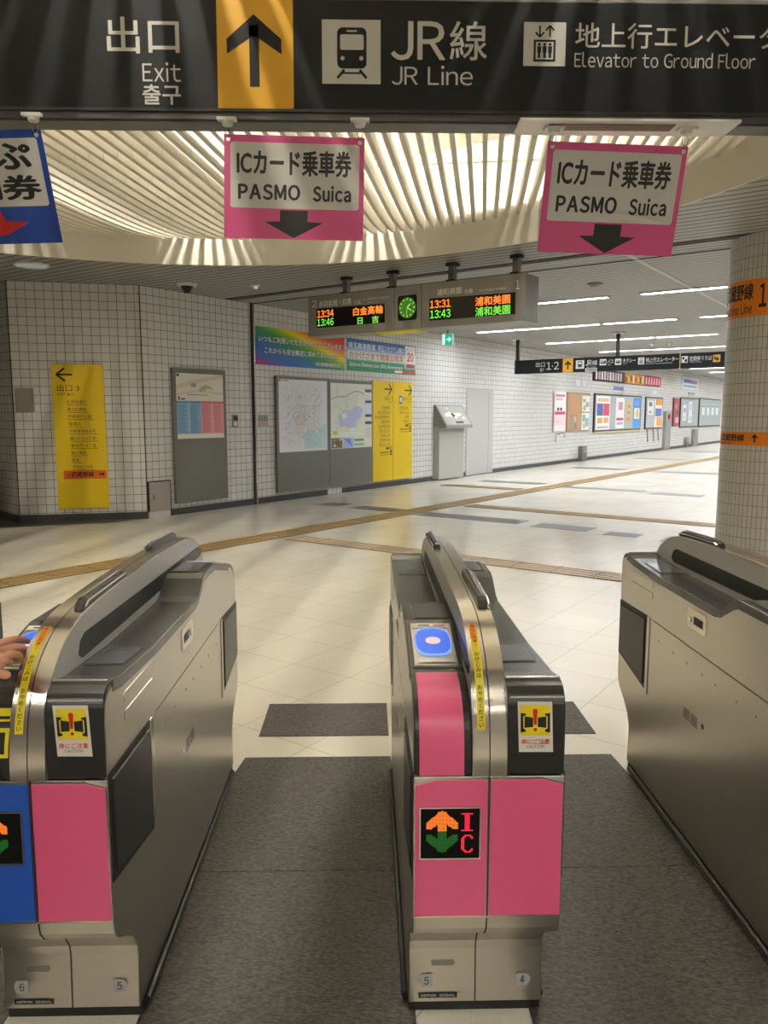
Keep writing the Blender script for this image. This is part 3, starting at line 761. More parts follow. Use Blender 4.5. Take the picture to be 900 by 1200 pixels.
def gate(cx, label, nl, nr, left_col, ticket_slot):
    g = empty('ticket_gate', label, 'ticket gate', (cx, 2.425, 0), 0, 'row of steel ticket gates')
    # plinth
    b = MB(); b.box(-.166, .166, -.655, .655, 0, .036, blk_matt)
    for s in (-1, 1):
        b.tube([(s * .172, -.63, .022), (s * .172, .62, .022)], .010, blk, 8)
    b.build('plinth', g)
    # lower body and flanks: steel shell
    b = MB(); full = LOW + [(-y, z) for y, z in LOW[::-1]]
    n_ = len(full); vs_ = []
    for s in (-1, 1):
        for y, z in full: vs_.append((s * .1672, y, z))
    b.add(vs_, [tuple(range(n_)), tuple(range(2 * n_ - 1, n_ - 1, -1))] + [(i, i + n_, (i + 1) % n_ + n_, (i + 1) % n_) for i in range(n_)], steel)
    for s, pr in ((1, NR), (-1, NL)):
        inner = [(max(-.80, min(.80, y)), z - .014) for y, z in pr]
        inner[0] = (-.80, .70); inner[-1] = (.80, .70)
        xa, xb = sorted((s * .03, s * .1665)); b.prism_yz(inner, xa, xb, steel)
        # flank skin reaching the ends
        ys = [(y * .998, z - .012 if abs(y) < .8 else z) for y, z in pr]
        xa, xb = sorted((s * .158, s * .1667)); b.prism_yz(ys, xa, xb, steel)
    b.build('steel_body', g, bevel=.003)
    # decks
    for s, pr in ((1, NR), (-1, NL)):
        d = MB(); i0 = [p for p in pr if (-.72 < p[0] < .72)]
        if s > 0: seg_ = [(-.765, .912)] + i0
        else: seg_ = i0 + [(.765, .912)]
        xa, xb = sorted((s * .036, s * .1675)); ribbon(d, seg_, xa, xb, .030, deckm, .002)
        do = d.build('deck', g, bevel=.004)
        # raised inner lip along the outer edge and inset glass panels
        for (y0, y1) in ((-.61, -.46), (.24, .40)) if s > 0 else ((-.40, -.24), (.46, .61)):
            gl = MB()
            pts = [(y, prof_z(pr, y)) for y in (y0, (y0 + y1) / 2, y1)]
            xa, xb = sorted((s * .052, s * .140)); ribbon(gl, [(pts[0][0] - .006, prof_z(pr, pts[0][0] - .006)), pts[1], (pts[2][0] + .006, prof_z(pr, pts[2][0] + .006))], xa - .005, xb + .005, .004, blk_matt, .0032); ribbon(gl, pts, xa, xb, .004, glassy, .0045)
            gl.build('inset_panel', do)
    # front black cap (right half near / left half far)
    for k in (0, 1):
        c = MB(); pts = spline([(-.828, .712), (-.828, .84), (-.820, .880), (-.799, .905), (-.765, .914), (-.74, .909)], 3) + [(-.74, .80), (-.80, .712)]
        c.prism_yz(pts, .038, .1655, blk)
        if k: rot180(c)
        co = c.build('front_cap', g, bevel=.003)
        t = MB(); t.tube([(.042, -.772, .914), (.160, -.772, .914)], .0035, chrome, 8); t.tube([(.045, -.8165, .885), (.162, -.8165, .885)], .0022, steel_dk, 6)
        if k: rot180(t)
        t.build('cap_trim', co)
    # left half near: reader tower front
    lnear = [p for p in NL if p[0] < -.64]
    lf = spline([(-.827, .712), (-.827, .76), (-.815, .812), (-.785, .853), (-.74, .878), (-.69, .889), (-.655, .896)], 3)
    for k in (0, 1):
        c = MB(); c.prism_yz(lf + [(-.655, .80), (-.78, .712)], -.1655, -.038, blk)
        c.box(-.160, -.038, -.655, -.20, .86, .90, blk)
        if k: rot180(c)
        c.build('reader_housing', g, bevel=.003)
        r = MB()
        if (k == 0 and not ticket_slot) or k == 1:
            ribbon(r, resample([p for p in lf if p[0] < -.664], 14), -.154, -.056, .003, pink, .0035)
            if k: rot180(r)
            r.build('front_panel_upper', g, smooth=True)
        else:
            a0 = lf[0:8]
            ribbon(r, [(y, z) for y, z in lf if z < .84], -.158, -.060, .002, blk, .0022)
            ro = r.build('ticket_slot_panel', g)
            yl = MB()
            def fp(z):   # front surface y at height z
                for (ya, za), (yb, zb) in zip(lf, lf[1:]):
                    if za <= z <= zb: return ya + (yb - ya) * (z - za) / max(1e-6, zb - za)
                return lf[0][0]
            def quad(x0, x1, z0, z1, m, o_):
                ribbon(yl, [(fp(z0) , z0), (fp((z0 + z1) / 2), (z0 + z1) / 2), (fp(z1), z1)], x0, x1, .001, m, o_)
            quad(-.160, -.040, .833, .855, warn_y, .0035); quad(-.158, -.046, .837, .842, ink, .0042)
            quad(-.160, -.042, .762, .822, warn_y, .0035); quad(-.160, -.050, .770, .814, ink, .0045)
            yl.build('yellow_slot_marking', ro)
    # reader unit (near left, far right)
    for k in (0, 1):
        z0_, z1_ = .8985, .945; y0_, y1_ = -.645, -.44
        def sl_(v): return (y0_ + (y1_ - y0_) * v, z0_ + (z1_ - z0_) * v)
        r = MB(); ribbon(r, [sl_(0), sl_(1)], -.155, -.048, .012, steel, .004)
        if k: rot180(r)
        ro = r.build('card_reader', g, bevel=.002)
        def on_slope(pts, off):
            out = []
            ny, nz = -(z1_ - z0_), (y1_ - y0_); d = math.hypot(ny, nz); ny /= d; nz /= d
            for x, v in pts:
                y, z = sl_(v); out.append((x, y + ny * off, z + nz * off))
            return out
        cx_, cv = -.1015, .52
        def sup(rx, rv, e=3.0, n_=28):
            return [(cx_ + rx * math.copysign(abs(math.cos(t)) ** (2 / e), math.cos(t)), cv + rv * math.copysign(abs(math.sin(t)) ** (2 / e), math.sin(t))) for t in [2 * math.pi * i / n_ for i in range(n_)]]
        p = MB()
        p.add(on_slope(sup(.0465, .335), .0062), [tuple(range(28))], glow_rim); p.add(on_slope(sup(.043, .30), .0075), [tuple(range(28))], glow)
        p.add(on_slope(sup(.019, .085, 2.2), .0085), [tuple(range(28))], mat('reader_mark', (0.8, 0.6, 0.62), .4, emis=(.8, .7, .8), es=.35))
        if k: rot180(p)
        p.build('touch_pad', ro)
        p = MB()
        p.add(on_slope([(-.148, .86), (-.055, .86), (-.055, .97), (-.148, .97)], .0062), [(0, 1, 2, 3)], stripe_w)
        p.add(on_slope([(-.143, .04), (-.056, .04), (-.056, .14), (-.143, .14)], .0062), [(0, 1, 2, 3)], stripe_w)
        p.add(on_slope([(-.135, .90), (-.105, .90), (-.105, .93), (-.135, .93)], .0068), [(0, 1, 2, 3)], ink)
        p.add(on_slope([(-.095, .89), (-.065, .89), (-.065, .94), (-.095, .94)], .0068), [(0, 1, 2, 3)], P('C88A80'))
        if k: rot180(p)
        p.build('reader_label', ro)
        if ticket_slot and k == 0:
            t = MB(); t.tube([(-.16, -.668, .905), (-.05, -.668, .905)], .006, steel_hi, 8); t.build('steel_bar', ro)
    # coloured lower panels
    for k in (0, 1):
        for s, m in ((-1, left_col if k == 0 else pink), (1, pink)):
            p = MB(); x0, x1 = (.0035, .1635)
            pts = [(x0, .380), (x1, .380), (x1, .690), (x1 * .72, .702), (x0, .702)]
            bp = MB(); bp.prism_xz([(s * x, z) for x, z in pts] if s > 0 else [(s * x, z) for x, z in pts][::-1], -.832, -.824, m)
            rim = MB(); r2 = [(x0 - .002, .376), (x1 + .002, .376), (x1 + .002, .693), (x1 * .72, .7055), (x0 - .002, .7055)]
            rim.prism_xz([(s * x, z) for x, z in r2] if s > 0 else [(s * x, z) for x, z in r2][::-1], -.8295, -.823, steel_hi)
            if k: rot180(bp); rot180(rim)
            po_ = bp.build('front_panel', g, bevel=.0015); rim.build('panel_rim', po_)
            if k == 0: po_['label'] = ('blue' if m is blue else 'pink') + ' front panel'
            if k == 0 and s < 0:
                x0d, z1d = on_y(493, 947, 1.593); x1d, z0d = on_y(561, 1004, 1.593)
                display(po_, x0d - .267, x1d - .267, z0d, z1d, -.832, not ticket_slot)
    # base front details
    d = MB(); ribbon(d, LOW[:9], -.0015, .0015, .004, seam, .0018)
    d.box(-.0018, .0018, -.8325, -.825, .38, .708, seam)
    d.build('centre_seam', g)
    hex_sticker(g, -.122, .094, -.6700, nl, -1); hex_sticker(g, .118, .094, -.6700, nr, 1)
    b = MB(); b.prism_xz(rrect(-.110, .133, -.052, .147, .006), -.6690, -.66, steel_dk); b.build('pull_slot', g)
    a = Art(None, 0, 0, -.6710, .0006); a.rect(-.142, .047, -.045, .061, ink, 1); a.fit('NIPPON', -.136, .051, -.098, .0575, sign_white, 0.01, 2); a.fit('SIGNAL', -.090, .051, -.050, .0575, sign_white, 0.01, 2); a.build('maker_plate', g)
    # fin
    f = MB(); f.prism_yz(resample(FINS, 90) + [(.60, .70), (-.60, .70)], -.0335, .0335, alu); fo = f.build('fin', g, smooth=True, autos=30)
    rb = MB(); ribbon(rb, resample(FINS, 96), -.038, -.0012, .004, steel_hi, .0025); ribbon(rb, resample(FINS, 96), .0012, .038, .004, steel_hi, .0025)
    rb.build('steel_strip', fo, smooth=True, autos=50)
    sm = MB(); ribbon(sm, resample(FINS, 96), -.0012, .0012, .003, seam, .0005); sm.build('strip_seam', fo)
    for s in (1, -1):
        # painted side skin and dark sensor window
        k = MB(); pts = [(y, z - .003) for y, z in resample(FINS, 90) if z > .70] 
        pts = pts + [(.70, .86), (-.70, .86)] if False else pts
        xa, xb = sorted((s * .0335, s * .0372)); k.prism_yz(pts, xa, xb, skinm); k.build('side_skin', fo)
        wv = MB()
        w1 = [(-.615, .922), (-.60, .952), (-.57, .966), (.70, .958), (.76, .944), (.765, .925), (.74, .912), (-.59, .908)]
        if s < 0: w1 = [(-y, z) for y, z in w1]
        xa, xb = sorted((s * .0368, s * .0382)); wv.prism_yz(w1, xa, xb, smoke); wv.build('sensor_window', fo)
    # grips on top of the fin
    for k in (0, 1):
        q = MB(); yy = [(-.57, 1.0175), (-.55, 1.036), (-.53, 1.044), (-.24, 1.052), (-.215, 1.048), (-.205, 1.033)]
        q.prism_yz(yy, .010, .034, blk)
        if k: rot180(q)
        qo = q.build('sensor_bar', fo, bevel=.006, seg=3)
        q = MB(); q.tube([(.0375, -.555, 1.026), (.0375, -.535, 1.036), (.0375, -.24, 1.044), (.0375, -.22, 1.038)], .003, chrome, 8); q.tube([(.022, -.52, 1.047), (.022, -.25, 1.0545)], .0025, chrome, 8)
        if k: rot180(q)
        q.build('chrome_edge', qo)
    # flap doors and steel posts in the flanks
    for s in (1, -1):
        for e in (-1, 1):
            q = MB(); y0, y1 = (-.822, -.50) if e < 0 else (.50, .822)
            pz = [(y0, .44 if e < 0 else .40), (y1, .40 if e < 0 else .44), (y1, .712), (y0, .712)]
            if e < 0: pz = [(y0, .465), (y1, .412), (y1, .712), (y0, .718)]
            else: pz = [(y0, .412), (y1, .465), (y1, .700), (y0, .712)]
            xa, xb = sorted((s * .160, s * .1690)); q.prism_yz(pz, xa, xb, blk_matt)
            qo = q.build('flap_recess', g)
            p = MB(); ins = .018; pz2 = [(pz[0][0] + ins, pz[0][1] + ins), (pz[1][0] - ins, pz[1][1] + ins), (pz[2][0] - ins, pz[2][1] - ins), (pz[3][0] + ins, pz[3][1] - ins)]
            xa, xb = sorted((s * .165, s * .1735)); p.prism_yz(pz2, xa, xb, smoke); p.build('flap_door', qo, bevel=.003)
            p = MB(); yp = e * .485; xa, xb = sorted((s * .160, s * .1705)); p.box(xa, xb, yp - .014, yp + .014, .40, .712, steel_hi if e < 0 else steel); p.build('flap_post', g, bevel=.002)
        sm = MB(); xa, xb = sorted((s * .160, s * .1671)); 
        for (y0, y1, z) in ((-.40, .44, .612), (-.44, .44, .708), (-.60, .62, .415)): sm.box(xa, xb, y0, y1, z - .0012, z + .0012, seam)
        for (yv, z0, z1) in ((-.415, .42, .708), (.455, .42, .708), (.66, .20, .41), (-.66, .20, .41)): sm.box(xa, xb, yv - .0012, yv + .0012, z0, z1, seam)
        sm.build('panel_seam', g)
        sc_ = MB()
        for yv in (-.355, -.24, -.10, 0, .12, .24, .38): sc_.tube([(s * .166, yv, .645), (s * .1683, yv, .645)], .004, steel_dk, 8)
        sc_.build('screws', g)
        # latch plate
        yc = -.06 * s
        l_ = MB(); xa, xb = sorted((s * .160, s * .1685)); l_.prism_yz([(yc + (p_[0]), p_[1]) for p_ in rrect(-.075, .775, .075, .845, .014)], xa, xb, steel_hi); lo_ = l_.build('latch_plate', g)
        l_ = MB(); xa, xb = sorted((s * .165, s * .1691)); l_.box(xa, xb, yc - .05, yc + .02, .795, .822, blk_matt); l_.build('latch_slot', lo_)
        l_ = MB(); l_.tube([(s * .165, yc + .05, .805), (s * .171, yc + .05, .805)], .011, chrome, 12); l_.build('key_lock', lo_)
        # vent and emboss
        v = MB(); xa, xb = sorted((s * .160, s * .1674)); yc2 = -.07 * s
        for i in range(8):
            for j in (0, 1): v.box(xa, xb, yc2 - .055 + j * .06, yc2 - .003 + j * .06, .450 + i * .005, .4525 + i * .005, seam)
        v.tube([(s * .165, yc2 - .10, .478), (s * .170, yc2 - .10, .478)], .010, chrome, 12)
        v.build('vent', g)
        for e in (-1, 1):
            if e * s > 0: continue
            m_ = MB()
            for zc in (.845, .800):
                m_.prism_yz(rrect(e * .575 - .12, zc - .012, e * .575 + .12, zc + .012, .011), *sorted((s * .160, s * .1690)), steel)
            m_.build('embossed_ribs', g, bevel=.002)
    # caution sticker on the black cap
    a = Art(lambda px, py: on_y(px, py, 1.597), .267, 0, -.8285, .0005)
    a.ppoly([(606.5, 822), (647, 822), (648, 881), (608, 881)], stripe_w, 1)
    a.ppoly([(609.5, 826), (644, 826), (644.5, 861.5), (610.5, 861.5)], warn_y, 2)
    for sgn in (0, 1):
        M2 = (lambda p: (p[0], p[1])) if sgn == 0 else (lambda p: (1254.5 - p[0], p[1]))
        for pts in ([(610, 835), (616, 836), (616, 838), (613, 839), (613, 853), (616, 855), (616, 857), (610, 858)], [(614.5, 839), (624.5, 840.5), (624.5, 851.5), (614.5, 852.5)]):
            a.ppoly([M2(p) for p in pts], ink, 3)
    red = mat('warning_red', hexc('D01A10'), .4)
    a.ppoly([(624, 832), (625.5, 830.3), (628.5, 830.3), (629.8, 832), (628.6, 849), (625.6, 849)], red, 4)
    x, z = a.q(627.2, 854.5); a.disc(x, z, .0037, red, 4)
    a.pfit('扉にご注意', 610.5, 865.5, 644, 871.5, red, 0.01, 2); a.pfit('CAUTION', 617, 872.8, 637.5, 876.3, ink, 0.0, 2)
    so = a.build('caution_sticker', g)
    # vertical warning strip on the left steel strip of the fin
    fp_ = resample(FINS, 240); dist = [0]
    for p, q in zip(fp_, fp_[1:]): dist.append(dist[-1] + math.dist(p, q))
    def at_s(s_):
        for i in range(len(dist) - 1):
            if dist[i + 1] >= s_:
                t = (s_ - dist[i]) / (dist[i + 1] - dist[i]); p, q = fp_[i], fp_[i + 1]
                ty, tz = q[0] - p[0], q[1] - p[1]; d = math.hypot(ty, tz)
                return (p[0] + ty * t, p[1] + tz * t, -tz / d, ty / d)
        return (*fp_[-1], 0, 1)
    def s_of_z(z):
        for i, p in enumerate(fp_):
            if p[1] >= z: return dist[i]
        return dist[-1]
    sb, st = s_of_z(.805), s_of_z(.998)
    def wrapg(b_, x0, x1, s0, s1, m, off, n_=10):
        vs_ = []
        for i in range(n_ + 1):
            y, z, ny, nz = at_s(s0 + (s1 - s0) * i / n_)
            for x in (x0, x1): vs_.append((x, y + ny * off, z + nz * off))
        b_.add(vs_, [(2 * i, 2 * i + 1, 2 * i + 3, 2 * i + 2) for i in range(n_)], m)
    wv = MB(); wrapg(wv, -.0275, -.0095, sb, st, warn_y, .0032, 24)
    wrapg(wv, -.0275, -.0095, sb + (st - sb) * .80, st, mat('warning_orange', hexc('F0A810'), .4), .0036, 8)
    chars = '扉にご注意！ かけこみは おやめください'
    pitch_ = (st - sb - .008) / len(chars)
    for i, ch in enumerate(chars):
        if ch == ' ': continue
        vs2, fs2, x0, x1, y0, y1 = text_geo(ch, 0.015)
        sc2 = min(pitch_ * .92, .0125) ; top_ = st - .004 - i * pitch_
        out = []
        for vx, vy, vk in vs2:
            y, z, ny, nz = at_s(top_ - pitch_ * .85 + (vy + .1) * sc2)
            out.append((-.0185 + (vx - (x0 + x1) / 2) * sc2, y + ny * (.0042 + vk * .0001), z + nz * (.0042 + vk * .0001)))
        wv.add(out, fs2, red if i < 6 else ink)
    wv.build('warning_strip', fo)
    return g
gate(.267, 'ticket gate in the middle with pink card reader front, numbered 5 and 4', '5', '4', pink, False)
gate(-.735, 'left ticket gate with one blue and one pink front panel, numbered 6 and 5', '6', '5', blue, True)
gate(1.271, 'right ticket gate showing its bare steel side, cut off by the frame', '4', '3', pink, False)
gate(-1.738, 'ticket gate at the far left edge, only its rear corner showing', '7', '6', blue, True)

# ================================================================== DEPARTURE BOARD
BU = -1.1
bw0, bw1 = 2.19, 5.36; bz0, bz1 = 2.53, 3.05
bo = empty('departure_board', 'long grey steel train departure board with clock hanging from the ceiling', 'departure board', (*g2w(BU, bw0), bz0), ROT_PERP)
bl = bw1 - bw0
b = MB(); b.box(0, bl, 0, .36, 0, bz1 - bz0, mat('board_grey', (0.30, 0.29, 0.27), .42, .3)); b.build('housing', bo, bevel=.006)
b = MB(); 
for px in (462, 494): 
    x = on_perp(px, 360, BU)[0] - bw0; b.box(x - .004, x + .004, -.001, .01, .005, bz1 - bz0 - .005, seam)
b.build('housing_seam', bo)
for wv_ in (2.72, 3.46, 4.33, 5.17):
    x = wv_ - bw0
    b = MB(); b.box(x - .05, x + .05, .10, .24, bz1 - bz0, bz1 - bz0 + .04, blk); b.box(x - .035, x + .035, .13, .21, bz1 - bz0 + .04, CEIL - bz0, steel_dk); b.cyl((x, .17), .085, CEIL - bz0 - .04, CEIL - bz0, blk, 16); b.build('hanger', bo)
fnB = lambda px, py: on_perp(px, py, BU)
a = Art(fnB, bw0, bz0, -.0005, .001)
scr = mat('led_screen_black', (0.01, 0.009, 0.008), .2)
a.ppoly([(371, 362), (451, 355.5), (451, 378), (371, 384.5)], scr, 1)
a.ppoly([(503, 350), (604, 342.5), (604, 368), (503, 376)], scr, 1)
a.pfit('13:34', 372, 364, 391, 372.5, led_o, .02, 2, 362.5, 371)
a.pfit('13:46', 372, 374, 391, 382.5, led_g2, .02, 2, 372.5, 381)
a.pfit('白金高輪', 414, 360, 449, 370, led_o, .02, 2, 357.5, 367.5)
a.pfit('日　吉', 419, 371.5, 444, 380, led_g2, .02, 2, 370, 378.5)
a.pfit('13:31', 504, 352.5, 528, 361.5, led_o, .02, 2, 350.5, 359.5)
a.pfit('13:43', 504, 364, 528, 373.5, led_g2, .02, 2, 362, 371.5)
a.pfit('浦和美園', 557, 348.5, 598, 359, led_o, .02, 2, 344.5, 355.5)
a.pfit('浦和美園', 557, 360, 598, 371, led_g2, .02, 2, 357, 368)
wt = mat('board_white_text', (0.9, 0.9, 0.88), .5)
a.pfit('2', 366, 352, 371, 360, wt, .02, 2)
a.pfit('赤羽岩淵・目黒', 374, 352, 412, 359.5, wt, .02, 2, 350, 357.5)
a.pfit('方面', 415, 351.5, 423, 356.5, wt, .0, 2); a.pfit('For Akabane-iwabuchi', 425, 349, 456, 351.5, wt, .0, 2, 347, 349.5); a.pfit('Meguro', 431, 353, 443, 355, wt, 0, 2)
a.pfit('浦和美園', 512, 338.5, 541, 346.5, wt, .01, 2, 336.5, 344.5); a.pfit('方面', 544, 338.5, 554, 344, wt, .01, 2); a.pfit('For Urawa-misono', 562, 338, 593, 341.5, wt, 0, 2, 336, 339.5)
a.pfit('1', 604.5, 328, 609, 339, wt, .012, 2)
a.build('lettering', bo)
# clock
x0, z1 = a.q(466.5, 347); x1, z0 = a.q(488.5, 374.5)
ck = MB(); ck.prism_xz(rrect(x0, z0, x1, z1, .03), -.004, .01, scr); ckb = ck.build('clock', bo)
cc, cz, cr_ = (x0 + x1) / 2, (z0 + z1) / 2, (x1 - x0) / 2 * .86
ca = Art(None, 0, 0, -.004, .001)
ca.disc(cc, cz, cr_ * 1.05, mat('clock_green', (0.03, .12, .01), .4, emis=(.06, .22, .01), es=.5), 1)
lime = emat('clock_lime', (.45, .95, .15), .9)
for k in range(12):
    t = k * math.pi / 6; s0, s1 = cr_ * .76, cr_ * .94
    ca.line(cc + s0 * math.sin(t), cz + s0 * math.cos(t), cc + s1 * math.sin(t), cz + s1 * math.cos(t), cr_ * .13, lime, 2)
for t, r, wd in ((math.radians(45.5), .52, .12), (math.radians(186), .0, .1), (math.radians(120), .62, .1)):
    ca.line(cc, cz, cc + cr_ * r * math.sin(t), cz + cr_ * r * math.cos(t), cr_ * wd, lime, 3)
t = math.radians(186); ca.line(cc, cz, cc + cr_ * .7 * math.sin(t), cz + cr_ * .7 * math.cos(t), cr_ * .05, lime, 3)
ca.build('clock_face', ckb)
b = MB(); xx0 = on_perp(437, 391, BU)[0] - bw0; xx1 = on_perp(486, 388, BU)[0] - bw0; b.box(xx0, xx1, .02, .30, -.012, 0, warn_y); b.build('yellow_strip', bo)

# ================================================================== FAR BLACK SIGN
FU = 7.9
fw0 = on_perp(603, 430, FU)[0]; fw1 = on_perp(845, 422, FU)[0] + .5
fz0, fz1 = 2.445, 2.765
fo_ = empty('hanging_direction_sign', 'long black hanging direction sign with exits 1 and 2 far down the hall', 'sign', (*g2w(FU, fw0), fz0), ROT_PERP)
b = MB(); b.box(0, fw1 - fw0, 0, .12, 0, fz1 - fz0, sign_black); b.build('sign_box', fo_, bevel=.004)
for px in (605.5, 723):
    x = on_perp(px, 410, FU)[0] - fw0
    b = MB(); b.box(x - .04, x + .04, .04, .10, fz1 - fz0, CEIL - fz0, blk); b.cyl((x, .06), .14, CEIL - fz0 - .03, CEIL - fz0, white_p, 20); b.build('hanger', fo_)
a = Art(lambda px, py: on_perp(px, py, FU), fw0, fz0, -.001, .002)
fwt = mat('far_sign_white', (0.75, 0.75, 0.75), .5)
a.pfit('出口', 628, 424.5, 638.5, 430, fwt, .0, 2); a.pfit('출구', 633, 431, 637.5, 435.5, fwt, 0, 2)
a.pfit('1·2', 640.5, 424.2, 655, 433, fwt, .0, 2)
x0, z1 = a.q(659.8, 421); x1 = a.q(671.6, 428)[0]; a.rect(x0, 0.0, x1, fz1 - fz0, sign_yel, 1)
arrow_up(a, (x0 + x1) / 2, (fz1 - fz0) / 2, (x1 - x0) * .62, .19, sign_black, .2, 2)
def sqi(pl, pt, pr, pb, fn_):
    x0, z1 = a.q(pl, pt); x1, z0 = a.q(pr, pb); fn_(a, x0, z0, x1, z1, fwt, sign_black, 2)
sqi(675, 422.5, 684.5, 432, train_icon)
a.pfit('JR', 686, 422, 693.5, 428.5, fwt, .01, 2); a.pfit('線', 694.2, 422, 700, 428, fwt, .0, 2)
a.pfit('JR Line', 687, 429.2, 698, 430.6, fwt, 0, 2)
x0, z1 = a.q(686, 431.5); x1, z0 = a.q(699.5, 435.2); a.rect(x0, z0, x1, z1, fwt, 2); a.fit('武蔵野線', x0 + .02, z0 + .008, x1 - .02, z1 - .008, ink, .02, 3)
def busi(a, x0, z0, x1, z1, bg, fg, l):
    a.rect(x0, z0, x1, z1, bg, l); W, H = x1 - x0, z1 - z0
    a.poly(rrect(x0 + .12 * W, z0 + .3 * H, x1 - .08 * W, z0 + .75 * H, .04 * W), fg, l + 1); a.rect(x0 + .18 * W, z0 + .5 * H, x1 - .3 * W, z0 + .66 * H, bg, l + 2)
    a.disc(x0 + .3 * W, z0 + .28 * H, .07 * W, fg, l + 2); a.disc(x0 + .7 * W, z0 + .28 * H, .07 * W, fg, l + 2)
def taxi(a, x0, z0, x1, z1, bg, fg, l):
    a.rect(x0, z0, x1, z1, bg, l); W, H = x1 - x0, z1 - z0
    a.poly([(x0 + .2 * W, z0 + .25 * H), (x1 - .2 * W, z0 + .25 * H), (x1 - .15 * W, z0 + .5 * H), (x1 - .3 * W, z0 + .75 * H), (x0 + .3 * W, z0 + .75 * H), (x0 + .15 * W, z0 + .5 * H)], fg, l + 1)
    a.poly([(x0 + .32 * W, z0 + .5 * H), (x1 - .32 * W, z0 + .5 * H), (x1 - .36 * W, z0 + .68 * H), (x0 + .36 * W, z0 + .68 * H)], bg, l + 2)
def tick(a, x0, z0, x1, z1, bg, fg, l):
    a.rect(x0, z0, x1, z1, bg, l); W, H = x1 - x0, z1 - z0
    a.rect(x0 + .12 * W, z0 + .5 * H, x0 + .45 * W, z0 + .85 * H, fg, l + 1); a.poly([(x0 + .5 * W, z0 + .15 * H), (x1 - .1 * W, z0 + .15 * H), (x1 - .1 * W, z0 + .6 * H), (x0 + .5 * W, z0 + .4 * H)], fg, l + 1)
sqi(703, 421, 710.5, 428, busi); a.pfit('バス', 712, 421, 719, 426, fwt, .01, 2); a.pfit('Bus', 712.5, 426.8, 716, 428, fwt, 0, 2)
sqi(721, 420.5, 728, 427.5, taxi); a.pfit('タクシー', 730, 420, 745, 424.8, fwt, .01, 2); a.pfit('Taxi', 730.5, 425.5, 734, 427, fwt, 0, 2)
sqi(748, 419, 755, 427, lift_icon); a.pfit('地上行エレベーター', 757, 418.5, 795, 424, fwt, .01, 2); a.pfit('Elevator to Ground Floor', 757, 424.8, 788, 426.3, fwt, 0, 2)
x0 = a.q(797, 422)[0]; a.rect(x0 - .012, 0, x0 + .012, fz1 - fz0, P('B8A860'), 2)
sqi(799, 417.5, 806, 425, tick); a.pfit('定期券うりば', 808, 417, 834.5, 422.5, fwt, .01, 2); a.pfit('Ticket Office', 808.5, 423.3, 822, 424.8, fwt, 0, 2)
x0, z1 = a.q(836, 415.8); x1, z0 = a.q(844, 424); a.rect(x0, z0, x1, z1, sign_yel, 2)
xm, zm = (x0 + x1) / 2, (z0 + z1) / 2; hw = (x1 - x0) / 2
a.line(xm - hw * .5, zm + hw * .6, xm - hw * .5, zm - hw * .2, .03, ink, 3); a.line(xm - hw * .5, zm - hw * .2, xm + hw * .5, zm - hw * .2, .03, ink, 3); a.line(xm + hw * .5, zm - hw * .2, xm + hw * .1, zm + hw * .25, .03, ink, 3); a.line(xm + hw * .5, zm - hw * .2, xm + hw * .1, zm - hw * .6, .03, ink, 3)
a.build('lettering', fo_)

# exit sign (green) hanging near the wall
EU = 5.2
ew0 = on_perp(518, 397, EU)[0]; ew1 = on_perp(530, 397, EU)[0]; ez1 = on_perp(524, 391, EU)[1]; ez0 = on_perp(524, 404.5, EU)[1]
eo = empty('exit_light', 'small green and white emergency exit light hanging beyond the departure board', 'exit sign', (*g2w(EU, ew0), ez0), ROT_PERP)
b = MB(); b.box(0, ew1 - ew0, 0, .08, 0, ez1 - ez0, white_p); b.build('box', eo, bevel=.004)
b = MB(); xm = (ew1 - ew0) / 2; b.box(xm - .02, xm + .02, .02, .06, ez1 - ez0, CEIL - ez0, steel_dk); b.build('hanger', eo)
a = Art(None, 0, 0, -.001, .001); W, H = ew1 - ew0, ez1 - ez0
gr = emat('exit_green', (.0, .55, .30), .9); ewh = emat('exit_white', (.8, 1, .9), 1.0)
a.rect(.01, .01, W * .3, H - .01, ewh, 1); a.rect(W * .3, .01, W - .01, H - .01, gr, 1)
a.line(W * .42, H / 2, W * .85, H / 2, H * .12, ewh, 2); a.line(W * .87, H / 2, W * .65, H * .7, H * .1, ewh, 2); a.line(W * .87, H / 2, W * .65, H * .3, H * .1, ewh, 2)
a.build('face', eo)

# ================================================================== THINGS ON THE TILED WALL
def wall_thing(name, label, cat, u, z, group=None, off=0.0):
    x, y = g2w(u, off); return empty(name, label, cat, (x, y, z), ROT_WALL, group)
def wart(u, z, y=-.03, step=.0015): return Art(on_wall, u, z, y, step)
dg = frame_grey
# --- pipe in the wall joint
b = MB(); b.box(-.035, -.012, -.03, 0, 0, CEIL, seam); b.box(-.012, .022, -.045, 0, 0, CEIL, steel_hi); b.box(.022, .035, -.03, 0, 0, CEIL, seam)
o = b.build('trim_6'); struct(o); o.location = (*g2w(.03, 0), 0); o.rotation_euler = (0, 0, ROT_WALL)
